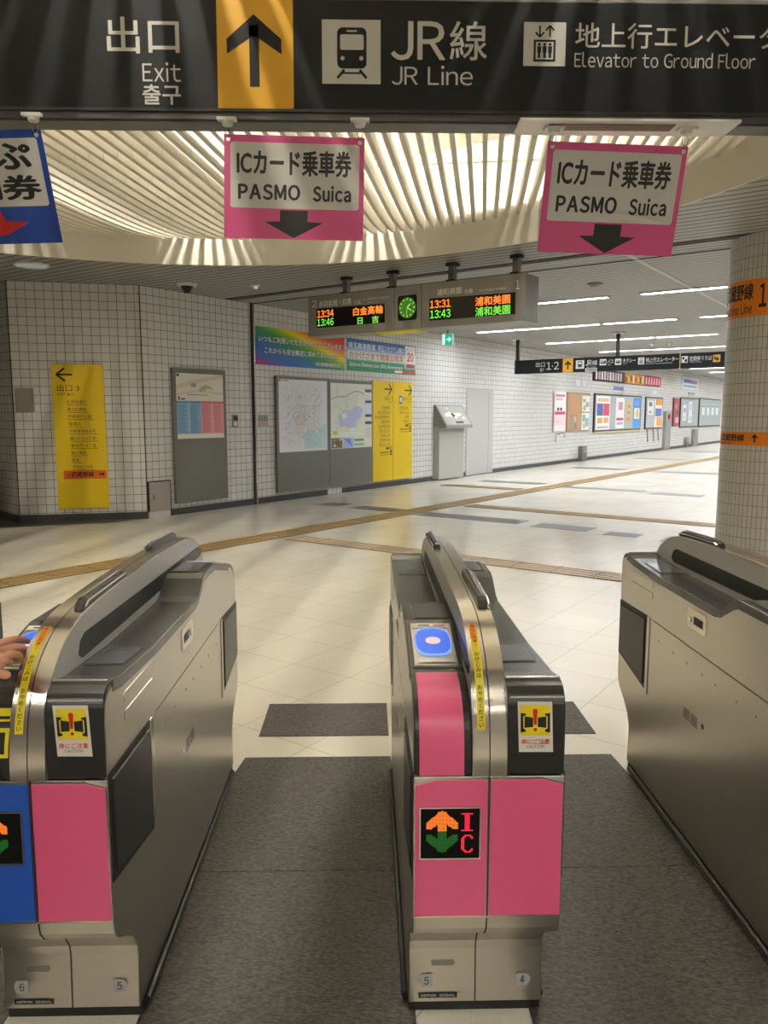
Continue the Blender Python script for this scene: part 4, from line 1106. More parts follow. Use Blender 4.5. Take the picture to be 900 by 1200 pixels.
# --- timetable board
t = wall_thing('timetable_board', 'grey timetable board with blue and pink schedule, left of the steel pipe', 'notice board', -1.66, .17)
b = MB(); b.box(0, 1.04, -.05, 0, 0, 2.0, dg); b.build('frame', t, bevel=.004)
a = wart(-1.66, .17, -.05)
def Q(u0, z0, u1, z1, m, l): a.rect(u0 + 1.66, z0 - .17, u1 + 1.66, z1 - .17, m, l)
Q(-1.60, 1.13, -.68, 2.10, P('E9E6DC'), 1)
Q(-1.60, 1.20, -1.14, 1.66, P('8FB8DA'), 2); Q(-1.13, 1.20, -.68, 1.66, P('E79AA4'), 2)
Q(-1.60, 1.66, -1.14, 1.69, P('5E93C8'), 2); Q(-1.13, 1.66, -.68, 1.69, P('D86C7C'), 2)
Q(-1.375, 1.2, -1.365, 1.68, P('DDE8F2'), 3); Q(-.915, 1.2, -.905, 1.68, P('F4D4D8'), 3)
for i in range(20):
    z = 1.225 + i * .021
    for (u0, m_) in ((-1.585, '4C7FB4'), (-1.355, '4C7FB4'), (-1.115, 'C66070'), (-.895, 'C66070')):
        Q(u0, z, u0 + .17 - .02 * (i % 3), z + .007, P(m_), 3)
for pts in ([(-1.6, 1.92), (-1.3, 2.0), (-.9, 2.07), (-.68, 2.09), (-.68, 2.05), (-1.0, 2.0), (-1.6, 1.86)], [(-1.6, 1.80), (-1.2, 1.86), (-.68, 1.82), (-.68, 1.79), (-1.2, 1.83), (-1.6, 1.77)]):
    a.poly([(p[0] + 1.66, p[1] - .17) for p in pts], P('E0D2BC'), 2)
for pts in ([(-1.17, 1.98), (-1.12, 1.90), (-1.05, 1.94), (-.95, 1.92), (-.88, 1.86), (-.98, 1.88), (-1.1, 1.85), (-1.16, 1.82), (-1.14, 1.9)],):
    a.poly([(p[0] + 1.66, p[1] - .17) for p in pts], P('C9B68C'), 3)
Q(-1.32, 1.90, -1.22, 1.96, P('9AA0A8'), 3); Q(-1.4, 1.78, -1.0, 1.79, P('8A8A8A'), 3)
Q(-1.57, 1.70, -1.54, 1.76, P('2C4E90'), 3); Q(-1.52, 1.71, -1.44, 1.73, P('444444'), 3); Q(-1.59, 2.05, -1.54, 2.09, P('555555'), 3)
a.fit('のりば', -1.18 + 1.66, 1.84 - .17, -1.05 + 1.66, 1.87 - .17, P('777777'), 0, 3)
a.build('poster', t)
# --- cabinet hatch and small plates
t = wall_thing('fire_hatch', 'small steel hatch at floor level left of the timetable board', 'hatch', -2.13, 0)
b = MB(); b.box(0, .38, -.03, 0, .10, .52, mat('hatch_beige', (0.42, 0.39, 0.35), .4, .3)); b.build('door', t, bevel=.004)
b = MB(); b.box(0, .38, -.02, 0, 0, .095, mat('hatch_sill', (0.6, 0.58, 0.54), .4)); b.build('sill', t)
b = MB(); b.box(.06, .10, -.034, -.03, .26, .34, steel_dk); b.build('handle', t)
b = MB(); b.box(-.012, 0, -.035, 0, .1, .53, seam); b.box(.38, .392, -.035, 0, 0, .53, seam); b.box(-.012, .392, -.035, 0, .52, .532, seam); b.build('frame', t)
for (u0, z0, u1, z1, lab, red_) in ((-.46, 1.29, -.33, 1.49, 'small grey switch plate between timetable board and steel pipe', 0), (.13, 1.28, .36, 1.49, 'square steel switch plate between steel pipe and route map', 1)):
    t = wall_thing('switch_plate', lab, 'switch', u0, z0)
    b = MB(); b.box(0, u1 - u0, -.012, 0, 0, z1 - z0, steel_dk if not red_ else alu); b.build('plate', t, bevel=.003)
    b = MB(); W, H = u1 - u0, z1 - z0
    if red_: b.box(.03, W * .42, -.02, -.012, H * .5, H * .85, steel_dk); b.box(W * .55, W * .85, -.02, -.012, H * .5, H * .85, steel_dk); b.box(W * .1, W * .9, -.014, -.012, H * .05, H * .4, P('C9A08C'))
    else: b.box(.025, W - .025, -.02, -.012, H * .52, H * .86, blk); b.box(.025, W - .025, -.02, -.012, H * .1, H * .45, white_p)
    b.build('buttons', t)
# --- map boards
def mapbg(a, x0, z0, x1, z1, seed, n_, cols, l=2):
    random.seed(seed)
    for i in range(n_):
        x = random.uniform(x0 + .05, x1 - .2); z = random.uniform(z0 + .05, z1 - .1); ang = random.choice((0, .8, -.8, 1.57, .4, -.4)); L_ = random.uniform(.04, .2)
        ex = min(max(x + L_ * math.cos(ang), x0 + .02), x1 - .02); ez = min(max(z + L_ * math.sin(ang), z0 + .02), z1 - .02)
        a.line(x, z, ex, ez, .004, P(random.choice(cols)), l)
t = wall_thing('route_map_board', 'grey board with pale railway route map, left one of the pair', 'notice board', .52, .15)
b = MB(); b.box(0, 1.385, -.06, 0, 0, 1.99, dg); b.build('frame', t, bevel=.004)
a = wart(.52, .15, -.06)
a.rect(.05, .69, 1.33, 1.94, P('E6E7EE'), 1)
a.poly([(.70, .73), (1.33, .73), (1.33, 1.20), (1.15, 1.12), (1.05, 1.0), (.8, 1.08), (.68, .98)], P('C4DFE4'), 2)
mapbg(a, .06, .72, 1.32, 1.90, 3, 300, ['C0BECA', 'A8A6B6', 'CCC0C6', 'B4BCC8', '8C8C98'], 3)
for i in range(60):
    x = random.gauss(.62, .12); z = random.gauss(1.25, .08); t_ = random.choice((0, 1.57, .8, -.8)); a.line(x, z, x + .07 * math.cos(t_), z + .07 * math.sin(t_), .006, P(random.choice(['D8C08C', 'C8B098', 'DCC8A4', 'B8B0A8'])), 4)
a.rect(.06, 1.90, .10, 1.935, P('555C68'), 3); a.rect(.12, 1.91, .3, 1.925, P('888888'), 3)
a.build('route_map', t)
t = wall_thing('area_map_board', 'grey board with green and blue area map, beside the yellow exit board', 'notice board', 1.915, .15)
b = MB(); b.box(0, 1.355, -.06, 0, 0, 1.985, dg); b.build('frame', t, bevel=.004)
a = wart(1.915, .15, -.06)
a.rect(.04, .70, 1.32, 1.92, P('E4E4DC'), 1)
a.rect(.05, .93, 1.08, 1.91, P('E6E9DC'), 2)
a.poly([(.25, 1.3), (.45, 1.42), (.62, 1.38), (.8, 1.5), (1.02, 1.46), (.98, 1.3), (.85, 1.22), (.8, 1.1), (.6, 1.08), (.45, 1.12), (.3, 1.1)], P('C3CCF2'), 3)
for p, q in (((.05, 1.62), (.3, 1.68)), ((.3, 1.68), (.45, 1.66)), ((.45, 1.66), (.75, 1.78)), ((.75, 1.78), (.95, 1.77)), ((.95, 1.77), (1.07, 1.72))): a.line(*p, *q, .022, P('ACB49C'), 3)
mapbg(a, .06, .95, 1.06, 1.88, 8, 160, ['BCC2A8', 'A9B3B0', 'C9BFA0', 'B0B4CC'], 4)
a.rect(.10, .96, .24, 1.03, P('B4CC3C'), 4)
a.poly([(.35, 1.35), (.5, 1.38), (.52, 1.28), (.4, 1.25)], P('F3F1E4'), 4)
for i, c_ in enumerate(('7C6A58', 'AFC0F0', 'D8E4D4')): a.rect(.05 + i * .345, .71, .05 + i * .345 + .33, .90, P(c_), 2)
a.poly([(.41, .88), (.62, .88), (.7, .72)], P('7896E4'), 3); a.rect(.745, .83, 1.05, .87, P('6C9C7C'), 3); a.rect(.745, .75, 1.05, .77, P('5C8C6C'), 3)
for i, (x, z, c_) in enumerate(((.1, .84, 'B08C6C'), (.2, .78, '40382C'), (.3, .85, 'D8C8A8'), (.12, .74, 'E4DCCC'), (.27, .74, '94442C'))): a.rect(x, z, x + .06, z + .04, P(c_), 3)
for z in (1.77, 1.56, 1.29, 1.15): a.rect(1.10, z, 1.31, z + .055, P('4A4E68'), 2)
a.rect(1.10, 1.61, 1.31, 1.75, P('E8EAF4'), 2); a.rect(1.10, 1.36, 1.31, 1.54, P('DCE2F6'), 2); a.rect(1.10, .74, 1.31, .88, P('F0E6E2'), 2)
for i in range(3): a.rect(1.12, 1.64 + i * .035, 1.27, 1.645 + i * .035, P('8890A8'), 3); a.rect(1.12, .93 + i * .06, 1.28, .937 + i * .06, P('989898'), 3)
a.build('area_map', t)
# --- yellow exit board (two leaves)
t = wall_thing('yellow_exit_board', 'tall bright yellow two-leaf board with right arrows for exits 1 and 2', 'notice board', 3.28, .14)
for k, (x0, x1) in enumerate(((0, .70), (.712, 1.42))):
    b = MB(); b.box(x0, x1, -.06, 0, 0, 2.02, yellow); b.build('leaf', t, bevel=.004)
a = wart(3.28, .14, -.06)
def arr_r(x, z, s_): a.line(x - s_, z, x + s_, z, s_ * .2, ink, 2); a.line(x + s_, z, x + s_ * .2, z + s_ * .85, s_ * .22, ink, 2); a.line(x + s_, z, x + s_ * .2, z - s_ * .85, s_ * .22, ink, 2)
arr_r(.52, 1.86, .13); arr_r(1.25, 1.85, .13)
yk = P('6A5A20')
a.fit('出口 1', .40, 1.64, .66, 1.72, yk, 0, 2); a.fit('EXIT', .5, 1.59, .66, 1.62, yk, 0, 2)
a.fit('出口 2', 1.06, 1.64, 1.36, 1.72, yk, 0, 2); a.fit('EXIT', 1.2, 1.59, 1.36, 1.62, yk, 0, 2); a.rect(.92, 1.57, 1.03, 1.73, P('5A6278'), 2); a.rect(.94, 1.6, 1.01, 1.7, P('D8DCE0'), 3)
for i, s_ in enumerate(('武蔵野線', '東川口駅前交番', '東川口図書館前通り', '戸塚公民館', '川口市役所支所', '東川口1丁目', '戸塚2丁目', '戸塚東3丁目', '東川口3丁目')):
    wd = .05 + .052 * len(s_); z = 1.47 - i * .093; a.fit(s_, .58 - wd, z, .58, z + .042, yk, 0, 2); a.rect(.58 - wd, z - .018, .58, z - .010, P('A08820'), 2)
for i, s_ in enumerate(('戸塚安行通り', '東川口5丁目', '公園', '戸塚南')):
    wd = .05 + .05 * len(s_); z = 1.47 - i * .093; a.fit(s_, 1.28 - wd, z, 1.28, z + .042, yk, 0, 2); a.rect(1.28 - wd, z - .018, 1.28, z - .010, P('A08820'), 2)
for (x, z) in ((.66, .62), (1.37, 1.08)):
    a.rect(x - .07, z, x, z + .08, yk, 2); a.rect(x - .055, z + .015, x - .015, z + .065, yellow, 3); a.rect(x - .07, z - .045, x, z - .01, ink, 2); a.rect(x - .07, z - .10, x, z - .065, ink, 2)
    a.rect(x - .22, z + .02, x - .10, z + .06, yk, 2); a.rect(x - .42, z - .05, x - .1, z - .03, yk, 2); a.rect(x - .42, z - .1, x - .1, z - .085, P('A08820'), 2)
a.build('lettering', t)
# --- banners
t = wall_thing('rainbow_banner', 'rainbow coloured banner with white Japanese greeting text', 'banner', .10, 2.31)
rbm = ramp_print('rainbow_print', math.radians(75), [(0, 'C83048'), (.09, '7850A0'), (.20, '2C70C8'), (.34, '2878B0'), (.42, '248C68'), (.50, '3C9C40'), (.57, '8CBC20'), (.64, 'F0DC18'), (.73, 'F09020'), (.82, 'E04430'), (1, 'D02C44')], 1.21, .0)
b = MB(); b.box(0, 2.34, -.012, 0, 0, .62, rbm); b.build('cloth', t)
a = wart(.10, 2.31, -.012)
for dx, dz, m_, l_ in ((.008, -.008, P('2A3A4A'), 1), (0, 0, P('F4F4EE'), 2)):
    a.fit('いつもご利用いただきありがとうございます', .07 + dx, .37 + dz, 2.25 + dx, .475 + dz, m_, .06 if l_ == 1 else .025, l_)
    a.fit('これからも安全輸送に努めてまいります', .20 + dx, .19 + dz, 2.17 + dx, .295 + dz, m_, .06 if l_ == 1 else .025, l_)
    a.fit('埼玉高速鉄道株式会社', 1.50 + dx, .045 + dz, 2.24 + dx, .115 + dz, m_, .06 if l_ == 1 else .025, l_)
a.build('lettering', t)
t = wall_thing('anniversary_banner', 'blue white and green banner for the twentieth railway anniversary', 'banner', 2.53, 2.32)
bm = ramp_print('anniversary_print', math.radians(90), [(0, '1E8C5E'), (.33, '2E9A6C'), (.40, 'DCEEE6'), (.5, 'F2F4F4'), (.62, 'DCE6F2'), (.74, '3C78BC'), (1, '1E58A4')], .6, .0)
b = MB(); b.box(0, 2.36, -.012, 0, 0, .60, bm); b.build('cloth', t)
a = wart(2.53, 2.32, -.012)
a.fit('埼玉高速鉄道', .02, .42, .90, .54, P('EEF4FA'), .02, 1); a.fit('埼玉スタジアム線は', .98, .42, 1.92, .54, P('EEF4FA'), .02, 1)
a.fit('おかげさまで開業20周年', .05, .24, 1.90, .37, P('D87838'), .02, 1)
a.fit('Saitama Railway Line 20th Anniversary', .05, .07, 1.88, .17, P('F0F6F2'), .01, 1, .3)
a.rect(1.95, .12, 2.34, .59, P('F2EEEC'), 1); a.fit('20', 2.03, .27, 2.27, .46, P('D03848'), .05, 2); a.fit('Anniversary', 2.0, .50, 2.28, .53, P('888888'), 0, 2)
a.rect(1.98, .13, 2.32, .22, P('7A8A5A'), 2); a.rect(2.02, .15, 2.28, .2, P('C83830'), 3)
a.rect(1.55, .015, 2.34, .075, P('D84848'), 2); a.rect(1.57, .022, 1.85, .068, P('F4E8E4'), 3)
a.build('lettering', t)
# --- tactile map stand, pale door
t = wall_thing('tactile_map_stand', 'light grey tactile map stand with sloping top against the wall', 'map stand', 5.65, 0)
lg = mat('stand_grey', hexc('B4B4AE'), .45, .1)
b = MB(); b.box(0, 1.12, -.16, 0, .03, 1.22, lg); b.build('pedestal', t, bevel=.004)
b = MB(); b.prism_yz([(-.05, 1.70), (0, 1.70), (0, 1.18), (-.34, 1.18), (-.34, 1.24)], 0, 1.2, mat('stand_head_grey', hexc('8C8C88'), .45, .1)); b.build('head', t, bevel=.003)
b = MB()
def slope(x, v, off=.002): y = -.34 + .29 * v; z = 1.24 + .46 * v; return (x, y - off * .85, z + off * .53)
def spoly(pts, m, off): b.add([slope(x, v, off) for x, v in pts], [tuple(range(len(pts)))], m)
spoly([(.06, .05), (1.14, .05), (1.14, .95), (.06, .95)], P('B0AEA6'), .002)
for pts in ([(.15, .55), (.45, .68), (.5, .6), (.9, .62), (.95, .5), (.7, .42), (.6, .3), (.52, .42), (.2, .42)], [(.35, .8), (.42, .9), (.46, .78)], [(.9, .3), (1.0, .3), (1.0, .42), (.9, .42)]): spoly(pts, P('E4E2D4'), .004)
spoly([(.45, .57), (.55, .6), (.62, .45), (.5, .4)], ink, .006); spoly([(.5, .1), (.85, .1), (.85, .2), (.5, .2)], P('3C3C3A'), .004)
b.build('tactile_map', t)
b = MB(); b.box(0, 1.36, -.03, 0, .02, 2.10, mat('door_pale', (0.52, 0.51, 0.49), .5)); o = struct(b.build('door_1', bevel=.004)); o.location = (*g2w(7.13, 0), 0); o.rotation_euler = (0, 0, ROT_WALL)
b = MB(); b.box(1.10, 1.11, -.032, -.03, .06, 2.05, P('8C8A84')); fr = b.build('door_1_seam', o)
# --- far wall notices
def panel(name, label, cat, u0, u1, z0, z1, m, th=.04, frame=None, group=None):
    t = wall_thing(name, label, cat, u0, z0, group)
    b = MB(); b.box(0, u1 - u0, -th, 0, 0, z1 - z0, frame or m); b.build('frame' if frame else 'sheet', t)
    if frame:
        b = MB(); b.box(.07, u1 - u0 - .07, -th - .004, -th + .01, .05, z1 - z0 - .05, m); b.build('backing', t)
    a = Art(None, 0, 0, -th - .005, .003)
    return t, a
def sheet(t, x0, z0, x1, z1, base, bits, name='poster', lab=None):
    a = Art(None, 0, 0, -.055, .004)
    a.rect(x0, z0, x1, z1, P(base), 1)
    W, H = x1 - x0, z1 - z0
    for (a0, b0, a1, b1, c_) in bits: a.rect(x0 + a0 * W, z0 + b0 * H, x0 + a1 * W, z0 + b1 * H, P(c_), 2)
    o = a.build(name, t)
    if lab: o['label'] = lab
t, a = panel('wall_poster', 'tall white and pink poster left of the cork board', 'poster', 12.25, 13.15, .98, 2.16, P('F0E4E6'), .012)
sheet(t, .02, .02, .88, 1.16, 'F4ECEC', [(.1, .88, .9, .94, 'D87898'), (.1, .8, .7, .84, 'E0A0B4'), (.05, .42, .95, .5, 'C83C68'), (.25, .52, .42, .6, '443038'), (.5, .52, .68, .6, '503C34'), (.0, .14, 1, .42, 'F4D8DE'), (.1, .3, .8, .32, 'B88090'), (.1, .22, .8, .24, 'C898A0')])
t, a = panel('cork_board', 'brown cork notice board with two map sheets on its right half', 'notice board', 13.32, 15.2, .95, 2.16, P('C79A70'), .04, P('A89078'))
sheet(t, 1.12, .62, 1.80, 1.12, 'F0F0E8', [(.1, .6, .5, .8, 'C0B890'), (.5, .3, .9, .6, 'A8B098'), (.2, .1, .5, .4, 'C8B0A0')])
sheet(t, 1.12, .04, 1.80, .58, 'EEF2EE', [(.1, .5, .5, .9, '98BCA8'), (.5, .2, .9, .7, 'A0B8B8'), (.2, .1, .5, .4, 'B8CCB8')])
sheet(t, .25, .08, .78, .52, 'B08C6C', [(.1, .1, .4, .9, 'A8A49C'), (.4, .0, .9, .4, '8C8C88'), (.5, .5, .8, .9, 'C8C0B4')])
t, a = panel('notice_board', 'large black framed grey notice board with several posters', 'notice board', 15.6, 20.55, .91, 2.17, P('B6BCC0'), .05, blk)
sheet(t, .12, .06, 1.45, 1.18, 'F4EEEA', [(.1, .84, .9, .94, 'E8C890'), (.05, .42, .48, .78, '5468A8'), (.52, .42, .95, .78, 'D05468'), (.1, .2, .45, .36, 'D8A858'), (.55, .2, .9, .36, 'E0B080'), (.1, .05, .9, .1, 'C8A8B0')])
sheet(t, 2.05, .08, 2.95, 1.16, 'F6EEF0', [(.3, .6, .8, .86, 'D8A0B0'), (.1, .26, .9, .34, 'C84C74'), (.15, .12, .85, .2, 'B8B8C8')])
sheet(t, 3.2, .3, 3.75, 1.05, 'D8B884', [(.2, .1, .8, .2, 'C08848'), (.2, .4, .8, .5, 'C89050'), (.2, .7, .8, .8, 'C08848')])
sheet(t, 3.95, .08, 4.85, 1.18, '4C9CE0', [(.15, .3, .85, .66, 'F4E8B8'), (.4, .36, .65, .6, 'D87828'), (.15, .75, .85, .9, '8898E8')])
b = MB(); b.box(.05, 4.9, -.06, 0, -.05, .0, P('D0CC98')); b.build('ledge', t)
t, a = panel('notice_board', 'small black framed notice board with orange and blue posters on thin legs', 'notice board', 21.15, 23.4, .91, 2.155, P('B6BCC0'), .05, blk)
sheet(t, .2, .55, .95, 1.1, 'E4E8E8', [(.2, .6, .7, .9, '6C7078'), (.2, .1, .7, .3, 'B8B890')])
sheet(t, 1.15, .05, 2.15, 1.16, 'E8E4E0', [(.1, .8, 1, 1, 'E89838'), (.05, .4, .9, .68, '5C78C0'), (.3, .05, .9, .36, 'E8A030')])
for x in (.3, 1.1, 1.75):
    b = MB(); b.tube([(x, -.03, 0), (x + .06, -.06, -.5)], .02, steel_dk, 6); b.build('leg', t)
t, a = panel('wall_poster', 'narrow dark red poster between the two black framed boards', 'poster', 25.0, 25.95, .96, 2.18, P('A85860'), .012)
sheet(t, .03, .03, .92, 1.2, 'A05058', [(.3, .1, .9, .3, 'D8B0A8'), (.2, .6, .6, .8, 'C88078'), (.5, .4, .9, .55, '703038')])
t, a = panel('notice_board', 'black framed notice board with two white sheets, second from the pillar', 'notice board', 26.15, 29.2, .90, 2.21, P('A8B0B0'), .05, blk)
sheet(t, .35, .3, .95, 1.0, 'E4E8EC', [(.2, .5, .8, .8, '98A0B0'), (.1, .1, .7, .3, 'C0D8C0')]); sheet(t, 1.35, .2, 1.95, 1.15, 'E8ECF4', [(.2, .6, .8, .9, 'C8D0E8'), (.2, .1, .8, .3, 'C0C8D8')])
t, a = panel('notice_board', 'black framed notice board nearest the pillar with four small sheets', 'notice board', 29.5, 34.0, .89, 2.24, P('A8B0B0'), .05, blk)
for i in range(4): sheet(t, .5 + i * .95, .55, 1.0 + i * .95, 1.05, 'E0E4E8', [(.0, .75, 1, .95, '8894A0')])
t, a = panel('event_banner', 'red black and orange lettered banner above the large notice board', 'banner', 15.45, 23.0, 2.57, 2.97, P('2A2024'), .012)
sheet(t, .02, .02, 3.0, .38, '30262A', [(.03 + i * .09, .12, .03 + i * .09 + .055, .88, ('F0ECEC', 'E8B8C0', 'F0F0F0')[i % 3]) for i in range(10)])
sheet(t, 3.05, .02, 5.35, .38, 'D89838', [(.02 + i * .12, .1 + .08 * (i % 3), .10 + i * .12, .6 + .1 * (i % 4), ('B83028', 'F0D860', '8C4C28', 'F4ECD0')[i % 4]) for i in range(8)])
sheet(t, 5.4, .02, 7.5, .38, 'D02848', [(.04 + i * .16, .12, .11 + i * .16, .85, 'F4D8DC') for i in range(6)])
t, a = panel('wall_sign', 'white sign with blue and red lettering high on the wall near the pillar', 'sign', 26.2, 29.1, 2.59, 3.13, P('ECEEF2'), .03)
sheet(t, .1, .06, 2.8, .50, 'F0F0F4', [(.05, .5, .5, .85, '5888C8'), (.5, .45, .9, .8, 'B878A8'), (.05, .1, .9, .25, '78A8D0')])
for (u0, u1, z0, z1, c_, lab) in ((17.5, 18.5, 2.32, 2.44, '7C80C4', 'small violet sign below the event banner'), (21.9, 22.6, 2.32, 2.43, 'E8E8EC', 'small white sign above the orange and blue posters'), (27.5, 28.6, 2.36, 2.48, '98A0A4', 'small grey sign below the white high sign'),
                             (14.0, 14.35, 2.36, 2.56, 'E8ECF4', 'tiny white notice above the cork board'), (14.55, 14.85, 2.36, 2.56, 'E8ECF4', 'tiny white notice above the map sheets of the cork board')):
    b = MB(); b.box(0, u1 - u0, -.02, 0, 0, z1 - z0, P(c_)); o = b.build('wall_sign'); o.location = (*g2w(u0, 0), z0); o.rotation_euler = (0, 0, ROT_WALL); tag(o, lab, 'sign')
t = wall_thing('hydrant_cabinet', 'tall grey hydrant cabinet with red lamp beyond the notice boards', 'cabinet', 23.7, 0)
b = MB(); b.box(0, .78, -.12, 0, 0, 1.6, mat('cabinet_grey', hexc('9C9C9A'), .45, .2)); b.build('cabinet_body', t, bevel=.01)
b = MB(); b.tube([(.39, -.12, 1.38), (.39, -.17, 1.38)], .10, mat('lamp_red', hexc('B02820'), .3), 16); b.build('red_lamp', t)
for (u0, u1, z1, lab) in ((14.4, 14.82, .48, 'low grey steel box at the wall foot below the cork board'), (27.1, 27.55, .44, 'low grey steel box at the wall foot near the pillar'), (28.4, 29.15, .80, 'taller grey steel box at the wall foot nearest the pillar')):
    t = wall_thing('floor_box', lab, 'box', u0, 0)
    b = MB(); b.box(0, u1 - u0, -.14, 0, 0, z1, MC['cabinet_grey'] if z1 > .6 else steel_dk); b.build('box_body', t, bevel=.006)
    b = MB(); b.box(.03, u1 - u0 - .03, -.145, -.14, z1 * .55, z1 - .04, alu); b.build('box_door', t)
t = wall_thing('telephone_holder', 'small white fixture on the wall below the pink poster', 'fixture', 12.5, .68)
b = MB(); b.box(0, .10, -.08, 0, 0, .18, white_p); b.tube([(.05, -.05, .2), (.25, -.12, .26), (.5, -.1, .2), (.5, -.08, .1)], .025, chrome, 8); b.build('fixture_body', t)

# --- things on the left front wall
WA = math.atan2(K1[1] - K2[1], K1[0] - K2[0]); dA = (math.cos(WA), math.sin(WA))
def lw_thing(name, label, cat, s_, z): return empty(name, label, cat, (K2[0] + dA[0] * s_, K2[1] + dA[1] * s_, z), WA)
t = lw_thing('yellow_exit_sign', 'tall yellow exit 3 sign board with left arrow on the tiled wall', 'sign', .515, .175)
b = MB(); b.box(0, .675, -.03, 0, 0, 2.005, yellow); b.build('board', t, bevel=.003)
a = Art(None, 0, 0, -.03, .0012)
a.line(.07, 1.862, .27, 1.862, .024, ink, 1); a.line(.06, 1.862, .17, 1.95, .026, ink, 1); a.line(.06, 1.862, .17, 1.775, .026, ink, 1)
yk2 = P('3C3010')
a.fit('出口 3', .06, 1.635, .35, 1.725, ink, 0, 1); a.fit('EXIT 출구', .065, 1.575, .28, 1.608, yk2, 0, 1)
rowsx = [('辻学校通り', .175, .43), ('東川口病院', .18, .435), ('戸塚榎戸公園', .185, .49), ('綾瀬川', .19, .34), ('戸塚環境福祉所', .195, .54), ('東川口2-6丁目', .20, .53), ('東大門1-3丁目', .205, .53), ('野上東部', .205, .40), ('高島', .21, .305), ('戸塚北小学校', .215, .48)]
for i, (s_, x0, x1) in enumerate(rowsx):
    z = 1.465 - i * .1005; a.fit(s_, x0, z, x1, z + .048, yk2, 0, 1); a.rect(x0, z - .022, x1 + .03, z - .014, P('8C7410'), 1)
a.rect(.09, .418, .655, .538, P('F06A10'), 1)
a.fit('JR', .125, .445, .185, .505, P('9A5A18'), .02, 2); a.fit('武蔵野線', .19, .445, .49, .52, ink, .03, 2)
a.line(.555, .483, .625, .483, .02, ink, 2); a.poly([(.60, .51), (.64, .483), (.60, .456)], ink, 2)
a.fit('Musashino Line', .115, .425, .33, .437, ink, 0, 2)
a.build('lettering', t)
t = lw_thing('wall_hatch', 'square metal hatch in the tiles left of the yellow exit sign', 'hatch', .03, 1.52)
b = MB(); b.box(0, .24, -.012, 0, 0, .33, mat('hatch_metal', (0.33, 0.31, 0.29), .35, .6)); b.build('hatch_plate', t, bevel=.003)
b = MB(); b.box(.015, .03, -.016, -.012, .03, .30, steel_dk); b.box(.21, .225, -.016, -.012, .03, .3, steel_dk); b.build('edge_trim', t)
b = MB(); b.tube([(0, 0, 0), (0, 0, CEIL)], .008, seam, 8); o = struct(b.build('trim_7')); o.location = (K1[0] + .005, K1[1] - .004, 0)
b = MB(); b.tube([(0, 0, 0), (0, 0, CEIL)], .008, seam, 8); o = struct(b.build('trim_8')); o.location = (K2[0], K2[1], 0)

# ================================================================== CEILING FITTINGS
def ceil_fit(name, px, py, label, cat, kind):
    x, y = on_z(px, py, CEIL)
    t = empty(name, label, cat, (x, y, CEIL), 0)
    b = MB()
    if kind == 'down':
        b.cyl((0, 0), .20, -.015, 0, white_p, 28); b.build('rim', t); b = MB(); b.cyl((0, 0), .17, -.02, -.015, emat('downlight_off', (.9, .85, .7), .25), 28); b.build('diffuser', t)
    elif kind == 'cam':
        b.cyl((0, 0), .13, -.03, 0, white_p, 20, .14); b.build('base', t); b = MB(); b.cyl((0, 0), .04, -.12, -.03, smoke, 16, .09); b.build('dome', t)
    elif kind == 'head':
        b.cyl((0, 0), .07, -.02, 0, white_p, 18); b.build('flange', t); b = MB(); b.cyl((0, 0), .03, -.06, -.02, chrome, 12, .045); b.build('sprinkler_nozzle', t)
    else:
        b.cyl((0, 0), .10, -.025, 0, mat('speaker_ring', (0.35, 0.33, 0.28), .5), 20); b.build('ring', t); b = MB(); b.cyl((0, 0), .05, -.05, -.025, steel_dk, 14, .07); b.build('core', t)
ceil_fit('downlight', 37, 310, 'round white downlight in the ceiling above the yellow exit 3 sign', 'ceiling light', 'down')
ceil_fit('security_camera', 219, 333, 'small dome security camera at the ceiling above the timetable board', 'camera', 'cam')
ceil_fit('sprinkler_head', 299, 334, 'small white sprinkler head in the strip ceiling left of the departure board', 'sprinkler', 'head')
ceil_fit('smoke_detector', 697, 332, 'round grey detector in the ceiling right of the departure board', 'detector', 'ring')
ceil_fit('smoke_detector', 764, 403, 'left one of two far ceiling detectors above the black sign', 'detector', 'head')
ceil_fit('smoke_detector', 785, 402, 'right one of two far ceiling detectors above the black sign', 'detector', 'head')

# ================================================================== PERSON IN THE LEFT LANE
skin = mat('skin', hexc('CF9678'), .5)
def skinned(name, chain, rad, edges, m, parent=None, sub=2, root=0):
    me = bpy.data.meshes.new(name); me.from_pydata(chain, edges, []); me.materials.append(m)
    o = bpy.data.objects.new(name, me); col.objects.link(o)
    sk = o.modifiers.new('skin', 'SKIN'); sk.use_smooth_shade = True
    lay = me.skin_vertices if len(me.skin_vertices) else None
    if lay is None:
        bpy.context.view_layer.objects.active = o
        lay = me.skin_vertices
    for i, r in enumerate(rad):
        lay[0].data[i].radius = (r, r) if not isinstance(r, tuple) else r
    lay[0].data[root].use_root = True
    ss = o.modifiers.new('sub', 'SUBSURF'); ss.levels = sub; ss.render_levels = sub
    if parent is not None: o.parent = parent
    return o
pe = empty('person', 'person reaching in from the left edge, hand on the blue card reader', 'person', (-1.30, 1.30, 0), 0)
